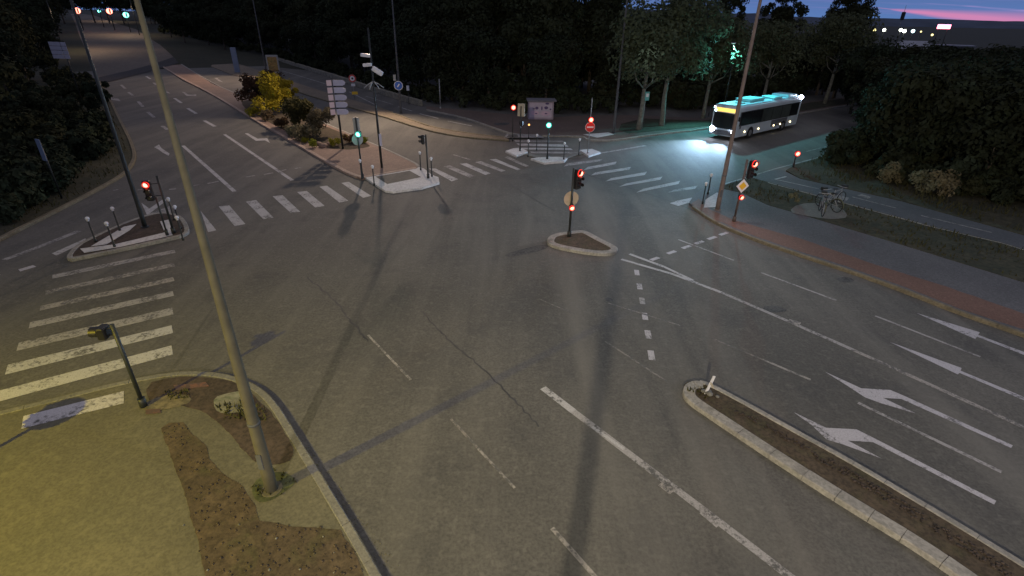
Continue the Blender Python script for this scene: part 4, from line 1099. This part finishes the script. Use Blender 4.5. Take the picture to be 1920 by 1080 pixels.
# flower bed
def bed(px, w_px, mat, label, n=1500, leaf=.12, hs=.8, seed=0):
    g = G(*px, .14); dist = (g - Vector((0, 0, H))).length; ppm = F / (dist * .96)
    r = w_px / ppm / 2 * 1.45; me = crown_mesh('bed_shrub', 200 + seed, r * .74, r * hs * .7, int(n * 1.5), leaf, 16, mat, r * hs * .8)
    o = put_shrub(me, g.x, g.y, 1, label, 'planted shrubs of the flower bed', z=.1, name='bed_shrub'); return o
bed((474, 200), 50, leaf_brown, 'dark russet shrub left of the golden one', 2200, .14, .95, 1)
bed((512, 214), 66, leaf_yellow, 'large golden yellow shrub in the flower bed', 3200, .12, .95, 2)
bed((541, 190), 38, leaf_yellow, 'smaller golden shrub joined behind the large one', 1400, .12, .9, 12)
bed((566, 242), 56, leaf_deep, 'big dark green shrub right of the golden shrub', 2600, .13, .9, 3)
bed((606, 255), 46, leaf_olive, 'grey olive domed shrub beside the direction boards', 2200, .10, 1.0, 4)
bed((520, 178), 50, leaf_brown, 'dull brown shrub furthest back in the flower bed', 1500, .14, .7, 5)
bed((575, 262), 46, leaf_dry, 'low straw coloured shrub at the bed edge', 1500, .09, .55, 6)
bed((550, 256), 30, leaf_dry, 'small straw coloured tuft left of the low pale shrub', 900, .08, .6, 7)
bed((476, 218), 22, leaf_lime, 'lime tuft at the left foot of the russet shrub', 700, .08, .6, 8)
bed((505, 226), 26, leaf_olive, 'olive tuft under the golden shrub', 700, .08, .6, 9)
bed((573, 268), 12, leaf_lime, 'tiny lime tuft, left of the lime pair', 350, .06, .8, 10)
bed((587, 277), 18, leaf_lime, 'round lime tuft at the bed corner', 500, .06, .8, 11)
bed((628, 274), 22, leaf_lime, 'round lime tuft left of the direction sign post', 600, .06, .7, 13)
bed((683, 268), 14, leaf_lime, 'lime tuft behind the green signal', 400, .06, .8, 14)
bed((648, 260), 10, leaf_yellow, 'tiny yellow flowering tuft right of the direction sign post', 300, .05, .8, 15)
bed((662, 268), 30, leaf_brown, 'low brown shrub between sign post and green signal', 700, .08, .5, 16)
bed((530, 240), 26, leaf_brown, 'low russet shrub in front of the golden one', 900, .09, .6, 17)
for x, y, s in ((598, 272, .3), (607, 276, .36), (617, 272, .28)):
    g = G(x, y, .14); m = MB(); m.ball((0, 0, s * .3), s, 9, 6, .6); o = m.build('boulder', pink_pave); o.location = g
    tag(o, {598: 'left pinkish boulder of the three in the flower bed', 607: 'middle and largest pinkish boulder of the three in the bed', 617: 'right pinkish boulder nearest the lime tuft'}[x], 'boulder', 'boulders in the flower bed')
# the wood along the far side
def along(pxs, back, step, jit, seed):
    rnd = random.Random(seed); P = [GT(*p) for p in pxs]; out = []
    for i in range(len(P) - 1):
        a, b = P[i], P[i + 1]; d = b - a; d.z = 0; L_ = d.length; n = Vector((-d.y, d.x, 0)).normalized()
        if n.dot(Vector((a.x, a.y, 0))) < 0: n = -n
        k = max(1, int(L_ / step))
        for j in range(k):
            p = a.lerp(b, (j + rnd.uniform(.2, .8)) / k) + n * (back + rnd.uniform(-jit, jit)); out.append((p.x, p.y))
    return out
EDGE = [(300, 62), (360, 72), (455, 96), (520, 110), (640, 146), (800, 195), (954, 211), (1040, 216), (1120, 212), (1200, 212)]
ADJ = ['dark', 'dense', 'ragged', 'tall', 'broad', 'slender', 'leaning', 'full']
n_ = 0
for x, y in along(EDGE, 3.5, 5.2, 1.0, 1):
    put_tree('bushy', x, y, random.uniform(.85, 1.15), 'dark leafy tree in the front row of the wood', group='front row of the wood', i=n_); n_ += 1
for x, y in along(EDGE, 8, 5.6, 1.5, 2):
    put_tree('wood', x, y, random.uniform(.95, 1.25), 'tall dark tree in the second row of the wood', group='second row of the wood', i=n_); n_ += 1
for x, y in along(EDGE, 13, 5.6, 1.5, 3):
    put_tree('wood', x, y, random.uniform(1.2, 1.5), 'tallest dark tree deep in the wood', group='back row of the wood', i=n_); n_ += 1
for x, y in along(EDGE, 18, 6, 1.5, 31):
    put_tree('wood', x, y, random.uniform(1.3, 1.6), 'tallest dark tree deep in the wood', group='back row of the wood', i=n_); n_ += 1
for x, y in along(EDGE, .9, 2.6, .5, 4):
    put_shrub(SH['dark'][n_ % 3], x, y, random.uniform(.75, 1.25), 'low dark shrub at the foot of the wood', 'shrubs at the foot of the wood'); n_ += 1
for x, y in along(EDGE[5:] + [(1330, 216), (1430, 200), (1530, 184)], 4.5, 2.3, 1.2, 41):
    put_shrub(SH['dark'][n_ % 3], x, y, random.uniform(1.3, 1.9), 'tall dark shrub filling the edge of the wood', 'tall shrubs between the trees of the wood'); n_ += 1
for x, y in along([(900, 211), (954, 211), (1040, 216), (1120, 212), (1200, 212), (1330, 216), (1430, 200), (1530, 184)], 24, 4.4, 1.2, 42):
    put_tree('bushy', x, y, random.uniform(1.1, 1.4), 'dark tree deep in the wood behind the booth', group='trees deep in the wood behind the booth', i=n_); n_ += 1
for x, y in along(EDGE[5:] + [(1330, 216)], 30, 2.6, 1.2, 43):
    put_shrub(SH['dark'][n_ % 3], x, y, random.uniform(2.2, 3.0), 'large dark shrub deep behind the booth', 'large shrubs deep in the wood'); n_ += 1
# behind the bus road
EDGE2 = [(1200, 212), (1320, 216), (1420, 200), (1520, 186), (1620, 172)]
for x, y in along(EDGE2, 9, 5, 1.5, 5):
    put_tree('bushy', x, y, random.uniform(.8, 1.05), 'dark tree behind the bus road', group='trees behind the bus road', i=n_); n_ += 1
for x, y in along(EDGE2, 16, 5, 2, 6):
    put_tree('bushy', x, y, random.uniform(.78, .95), 'dark tree behind the bus road', group='trees behind the bus road', i=n_); n_ += 1
for x, y in along(EDGE2, 5, 2.6, 1.2, 7):
    put_shrub(SH['dark'][n_ % 3], x, y, random.uniform(.9, 1.6), 'dark shrub behind the bus road', 'shrubs behind the bus road'); n_ += 1
for px, k, s, lb in (((1240, 238), 'plane', 1.22, 'plane tree with leaning pale trunk, its leaves lit green'), ((1196, 245), 'plane', 1.12, 'dark plane tree just left of the green lit one'),
                 ((1545, 196), 'plane', 1.1, 'street tree with a pale trunk right of the bus')):
    g = G(*px); put_tree(k, g.x, g.y, s, lb)
g = G(1318, 222); put_tree('plane', g.x, g.y, 1.05, 'plane tree between the green lit one and the lamp post')
g = G(1425, 205); put_tree('plane', g.x, g.y, 1.0, 'plane tree standing behind the bus roof')
for i, (px, py, dist, s, lb) in enumerate(((1300, 60, 92, .95, 'ragged poplar rising behind the plane tree'), (1345, 60, 95, .9, 'second poplar rising behind the plane tree'), (1372, 60, 92, .9, 'third poplar rising behind the plane tree'), (1445, 60, 96, 1.0, 'dark poplar left of the gap of sky'), (1475, 60, 92, 1.0, 'poplar just left of the gap of sky'),
                       (1562, 60, 92, .95, 'dark poplar left of the town lights'), (1598, 60, 90, 1.05, 'broad dark poplar right by the town lights'), (1578, 60, 98, 1.0, 'poplar between two others left of the town lights'))):
    d = dirof(px, py); k = dist / math.hypot(d.x, d.y); put_tree('poplar', d.x * k, d.y * k, s, lb, i=i)
# right-hand thicket: tops just under the horizon
rnd = random.Random(99); cnt = 0
for px0, dist0 in [(x_, d_) for d_ in (46, 54, 63, 73, 85, 100) for x_ in range(1630, 2080, 34)] + [(x_, d_) for d_ in (92, 110) for x_ in range(1480, 1630, 30)]:
    px = px0 + rnd.uniform(-12, 12); dist = dist0 + rnd.uniform(-3, 3)
    d = dirof(px, 60); k = dist / math.hypot(d.x, d.y); x, y = d.x * k, d.y * k
    if dist < 58 and px < 1715: continue
    if dist < 72 and px < 1680: continue
    top = 7.9 if px > 1650 else 8.2
    if 1690 < px < 1760: top = 6.4
    if px < 1630: top = 7.6
    s = top / 8.4 * rnd.uniform(.86, 1.04); put_tree('bushy', x, y, s * 1.05, 'dark tree in the thicket right of the bus road', group='thicket right of the bus road', i=cnt, sz=s); cnt += 1
for i in range(80):
    px = rnd.uniform(1560, 2050); py = 300 + (px - 1500) * .22 + rnd.uniform(-34, 6)
    if py < 292: continue
    g = G(px, py); put_shrub(SH['mid' if rnd.random() < .4 else 'dark'][i % 3], g.x, g.y, rnd.uniform(.6, 1.2), 'rough shrub beyond the cycle path', 'shrubs beyond the cycle path')
for i, (px, py) in enumerate(((1728, 366), (1752, 372), (1680, 352))):
    g = G(px, py); me = crown_mesh('dry_shrub', 300 + i, 1.1, .9, 1100, .1, 9, leaf_dry, .8)
    put_shrub(me, g.x, g.y, 1, ['pale dry shrub left of the tallest pale one beyond the cycle path', 'tallest pale dry shrub beyond the cycle path', 'pale dry shrub nearest the bicycles beyond the path'][i], 'dry shrubs beyond the cycle path', name='dry_shrub')
g = G(1487, 386); put_shrub(crown_mesh('dry_shrub', 310, .42, .36, 500, .07, 7, leaf_dry, .38), g.x, g.y, 1, 'small round straw coloured bush by the concrete pad', name='dry_shrub', z=.12)
# left thicket
cnt = 0
for (px, py, s, k) in ((-60, 330, 1.0, 'bushy'), (-20, 300, 1.0, 'wood'), (-90, 250, 1.1, 'wood'), (-40, 210, 1.1, 'wood'), (20, 190, 1.0, 'bushy'), (60, 170, 1.1, 'wood'), (-10, 150, 1.2, 'wood'), (90, 150, 1.0, 'bushy'),
                       (100, 125, 1.0, 'bushy'), (60, 110, 1.1, 'wood'), (10, 110, 1.2, 'wood'), (80, 90, 1.0, 'wood'), (30, 80, 1.2, 'wood'), (105, 78, 1.0, 'wood'), (-30, 90, 1.2, 'wood'), (-60, 130, 1.2, 'wood'), (112, 60, 1.0, 'wood'), (95, 50, 1.1, 'wood'), (60, 60, 1.2, 'wood'), (35, 45, 1.3, 'wood'), (5, 60, 1.3, 'wood')):
    g = GT(px, py); put_tree(k, g.x, g.y, s, 'dark tree on the left verge', group='trees of the left verge', i=cnt); cnt += 1
rnd = random.Random(5)
for i in range(150):
    t = rnd.random(); px = rnd.uniform(-40, 200); py = rnd.uniform(150, 420)
    if py > 470 - .78 * px - 30 or px > 205 - max(0, (200 - py)) * .3: continue
    g = G(px, py); put_shrub(SH['mid' if rnd.random() < .5 else 'dark'][i % 3], g.x, g.y, rnd.uniform(.5, 1.25), 'low shrub on the left verge', 'low shrubs on the left verge')
# trees at the top of the main road
for i, (px, py, d_) in enumerate([(x_, 40, dd) for x_ in (95, 120, 150, 178, 205, 232, 262, 290, 318, 350) for dd in (262, 285)]):
    d = dirof(px, py); k = (d_ + (px % 7)) / math.hypot(d.x, d.y); put_tree('wood', d.x * k, d.y * k, 1.25, 'distant dark tree closing the main road', group='trees closing the main road', i=i)
for i, (px, py) in enumerate([(300, 70), (280, 52), (262, 44), (325, 80), (345, 66), (250, 38), (240, 33), (370, 84), (400, 92)]):
    g = GT(px + 22, py); put_tree('bushy', g.x, g.y, 1.0, 'dark tree on the bank right of the climbing road', group='trees right of the climbing road', i=i)

# ------------------------------------------------------------ grass on verges (uncountable)
def tufts(name, polys_px, dens, mat, z, h, seed, keep=None):
    rnd = random.Random(seed); vs = []; fs = []
    for poly in polys_px:
        P = [G(*p, z) for p in poly]
        tri = tessellate_polygon([[Vector((p.x, p.y, 0)) for p in P]])
        for t in tri:
            a, b, c = (P[i] for i in t); ar = abs((b - a).cross(c - a).z) / 2
            for _ in range(int(ar * dens)):
                u, v_ = rnd.random(), rnd.random()
                if u + v_ > 1: u, v_ = 1 - u, 1 - v_
                p = a + (b - a) * u + (c - a) * v_
                k = mnoise.noise(Vector((p.x * .5, p.y * .5, seed)))
                if rnd.random() > .6 + k: continue
                hh = h * rnd.uniform(.4, 1.3) * (1 + k); an = rnd.uniform(0, 6.28); w = .035
                dx, dy = math.cos(an) * w, math.sin(an) * w; lx, ly = rnd.uniform(-.5, .5) * hh, rnd.uniform(-.5, .5) * hh
                o = len(vs); vs += [(p.x - dx, p.y - dy, z - .01), (p.x + dx, p.y + dy, z - .01), (p.x + lx, p.y + ly, z + hh)]; fs.append((o, o + 1, o + 2))
    me = bpy.data.meshes.new(name); me.from_pydata(vs, [], fs); me.materials.append(mat); me.update()
    o = bpy.data.objects.new(name, me); col.objects.link(o); o['kind'] = 'stuff'; return o
leaf_grass = leafmat('grass_blades', (.07, .075, .03), .4)
o = tufts('grass', [[(1352, 350), (1372, 343), (1410, 335), (1440, 343), (1500, 359), (1678, 407), (1920, 468), (1920, 526), (1722, 467), (1633, 440), (1600, 425), (1592, 405), (1500, 380), (1440, 382), (1390, 360)]], 22, leaf_grass, .145, .16, 3)
o['label'] = 'rough grass between the pavement and the cycle path'
o = tufts('grass', [[(1490, 311), (1582, 285), (1640, 275), (1760, 330), (1920, 400), (1920, 438), (1689, 374), (1500, 333)]], 16, leaf_grass, .14, .3, 5)
o['label'] = 'taller rough grass beyond the cycle path'
o = tufts('grass', [[(0, 440), (100, 392), (180, 352), (230, 322), (244, 290), (215, 225), (190, 165), (120, 180), (0, 300)]], 12, leaf_grass, .10, .22, 6)
o['label'] = 'rough grass of the left verge'
o = tufts('weeds', [[(470, 915), (485, 893), (520, 880), (548, 890), (558, 905), (530, 928), (505, 942), (480, 942)], [(405, 762), (470, 745), (500, 775), (500, 790), (420, 785)], [(310, 735), (355, 732), (358, 745), (320, 750)]], 160, leaf_grass, .14, .09, 8)
o['label'] = 'weeds at the foot of the thick lamp post'
o = tufts('weeds', [[(1290, 733), (1318, 722), (1345, 742), (1318, 748)]], 120, leaf_grass, .13, .1, 9)
o['label'] = 'weeds on the median tip'

def pebbles(poly, n, z, seed, mat, r0=.012, r1=.035, name='gravel'):
    rnd = random.Random(seed); m = MB(); P = [G(*p, z) for p in poly]
    tri = tessellate_polygon([[Vector((p.x, p.y, 0)) for p in P]]); ar = [abs((P[b] - P[a]).cross(P[c] - P[a]).z) for a, b, c in tri]
    for _ in range(n):
        t = rnd.choices(tri, ar)[0]; a, b, c = (P[i] for i in t); u, v_ = rnd.random(), rnd.random()
        if u + v_ > 1: u, v_ = 1 - u, 1 - v_
        p = a + (b - a) * u + (c - a) * v_; r = rnd.uniform(r0, r1); m.ball((p.x, p.y, z + r * .2), r, 5, 3, .5)
    o = m.build(name, mat); o['kind'] = 'stuff'; return o
o = pebbles([(302, 803), (343, 791), (390, 860), (455, 912), (487, 976), (640, 993), (690, 1080), (385, 1080), (333, 888)], 220, .14, 1, soil); o['label'] = 'loose crumbs of soil in the planting bed'
o = pebbles([(330, 960), (640, 1000), (680, 1079), (390, 1079)], 9, .14, 3, concrete, .012, .03, 'litter'); o['label'] = 'pale bits of litter in the planting bed'
o = pebbles([(1352, 759), (1420, 785), (1600, 884), (1900, 1066), (1900, 1088), (1600, 903), (1450, 812)], 350, .133, 4, soil_dark, .015, .04); o['label'] = 'crumbs of soil in the long median'
o = pebbles([(560, 820), (600, 860), (760, 1075), (722, 1078)], 160, .0, 5, gravel_pave, .008, .02); o['label'] = 'grit gathered in the gutter by the corner kerb'
# ------------------------------------------------------------ bicycles on the concrete pad
def bicycle():
    r_ = empty('bicycle', (0, 0, 0))
    for x in (-.52, .52):
        m = MB(); pts = [(x + .33 * math.cos(2 * math.pi * k / 20), 0, .34 + .33 * math.sin(2 * math.pi * k / 20)) for k in range(21)]; m.tube(pts, .022, 6, False); w_ = m.build('wheel', rubber, r_)
        m = MB()
        for k in range(8):
            a = math.pi * k / 8; m.tube([(x - .32 * math.cos(a), 0, .34 - .32 * math.sin(a)), (x + .32 * math.cos(a), 0, .34 + .32 * math.sin(a))], .003, 3)
        m.build('spokes', galv_lt, w_)
    m = MB()
    for a, b in (((-.52, 0, .34), (-.05, 0, .32)), ((-.52, 0, .34), (-.16, 0, .78)), ((-.05, 0, .32), (-.18, 0, .86)), ((-.05, 0, .32), (.36, 0, .74)), ((-.16, 0, .78), (.34, 0, .82)), ((.34, 0, .9), (.52, 0, .34))): m.tube([a, b], .02, 6)
    m.build('frame', galv, r_)
    m = MB(); m.box((-.2, 0, .92), (.26, .14, .06), bev=.02); m.build('saddle', black_pl, r_)
    m = MB(); m.tube([(.30, -.28, 1.0), (.34, 0, .96), (.30, .28, 1.0)], .015, 6); m.build('handlebar', galv_lt, r_)
    m = MB(); m.box((.5, 0, .98), (.26, .26, .18), bev=.02); m.build('basket', dark_metal, r_)
    m = MB(); pts = [(-.52 + .38 * math.cos(R(a)), 0, .34 + .38 * math.sin(R(a))) for a in range(20, 200, 20)]; m.tube(pts, .03, 5); m.build('mudguard', leaf_dry, r_)
    return r_
b0 = bicycle()
for i, (px, py, a, lb) in enumerate(((1538, 400, 70, 'bicycle with a pale steel frame nearest the pavement on the concrete pad'), (1550, 392, 110, 'bicycle with a pale steel frame in the middle of the concrete pad'), (1562, 384, 25, 'bicycle with a pale steel frame nearest the cycle path'))):
    o = b0 if i == 0 else copy_tree(b0)
    o.location = G(px, py, .155); o.rotation_euler = (0, 0, R(a)); o.scale = (1.05,) * 3; tag(o, lb, 'bicycle', 'bicycles on the concrete pad')

# ------------------------------------------------------------ town beyond
def at_dist(px, py, dist):
    d = dirof(px, py); k = dist / math.hypot(d.x, d.y); return Vector((d.x * k, d.y * k, H + d.z * k))
for i, (px, py, r, mt, lb) in enumerate(((1624, 56, .3, L_townw, 'faint distant town lamp nearest the poplar'), (1640, 56, .42, L_townw, 'yellow distant town lamp, second from the poplar'), (1658, 56, .42, L_town, 'distant white town lamp left of the pair'), (1689, 56, .42, L_town, 'left lamp of the close white pair in the town'),
                       (1696, 58, .46, L_town, 'right lamp of the close white pair in the town'), (1712, 58, .46, glow('town_lamp_cyan', (.6, .95, 1), 5), 'bluish distant town lamp right of the pair'), (1727, 59, .22, L_townw, 'dim town lamp right of the bluish one'), (1748, 65, .3, L_townw, 'dim town lamp low beneath the pink sign'), (1501, 46, .25, L_townw, 'faint lamp in the gap between the poplars'),
                       (1729, 93, .2, L_townw, 'tiny light just under the grey roof'))):
    p = at_dist(px, py, 210 if i < 9 else 92); r_ = empty('town_lamp', (p.x, p.y, -.05), 0, lb, 'street lamp', 'distant town lamps')
    m = MB(); m.tube([(0, 0, 0), (0, 0, p.z)], .1, 6); m.build('pole', dark_metal, r_)
    m = MB(); m.ball((0, 0, p.z), r if i < 9 else .12, 10, 8); m.build('globe', mt, r_)
p = at_dist(1770, 50, 240); r_ = empty('commercial_building', (p.x, p.y, 0), R(-30), 'distant low building with a glowing pink roof sign', 'building')
m = MB(); m.box((0, 4, 1.5), (20, 8, 3)); m.build('wall', plain('shed_wall', (.10, .10, .12), .8, .2, .3), r_)
m = MB(); m.box((0, 4, 3.1), (21, 9, .4)); m.build('roof', bus_grey, r_)
m = MB(); m.box((0, 0, p.z), (3.6, .3, 1.3), bev=.1); m.build('lit_sign', L_sign, r_)
for sx in (-1.2, 1.2): m = MB(); m.tube([(sx, .1, 3.2), (sx, .1, p.z - .4)], .08, 6); m.build('sign_leg', dark_metal, r_)
p = at_dist(1693, 30, 120); r_ = empty('antenna_mast', (p.x, p.y, 0), 0, 'thin mast with a dark box standing against the sky', 'mast')
m = MB(); m.tube([(0, 0, 0), (0, 0, p.z + .2), (0, 0, p.z + 1.6)], [.05, .035, .03], 6); m.build('pole', galv, r_)
m = MB(); m.box((0, 0, p.z), (.55, .4, 1.25), bev=.08); m.build('box', black_pl, r_)
p = at_dist(1728, 82, 100); r_ = empty('house', (p.x, p.y, 0), R(-12), 'house with a pale grey roof half hidden in the thicket', 'house')
zr = p.z
m = MB(); m.box((0, 2.5, (zr - .8) / 2), (4.2, 4.6, zr - .8)); m.build('wall', plain('house_wall', (.30, .28, .26), .8, .1, 1), r_)
m = MB(); vs = [(-2.4, -.2, zr - .7), (2.4, -.2, zr - .7), (2.4, 5.2, zr - .7), (-2.4, 5.2, zr - .7), (-1.7, 2.5, zr + .3), (1.7, 2.5, zr + .3)]
m.add(vs, [(0, 1, 5, 4), (2, 3, 4, 5), (1, 2, 5), (3, 0, 4), (3, 2, 1, 0)]); m.build('roof', plain('roof_grey', (.34, .36, .42), .6, .12, 1), r_)
m = MB(); m.box((-1, 0.28, 2.2), (1.1, .06, 1.2)); m.build('window', glass_dk, r_)

sc.cycles.use_denoising = True
sc.cycles.max_bounces = 5; sc.cycles.diffuse_bounces = 2; sc.cycles.glossy_bounces = 2; sc.cycles.transmission_bounces = 2
sc.cycles.sample_clamp_indirect = 4
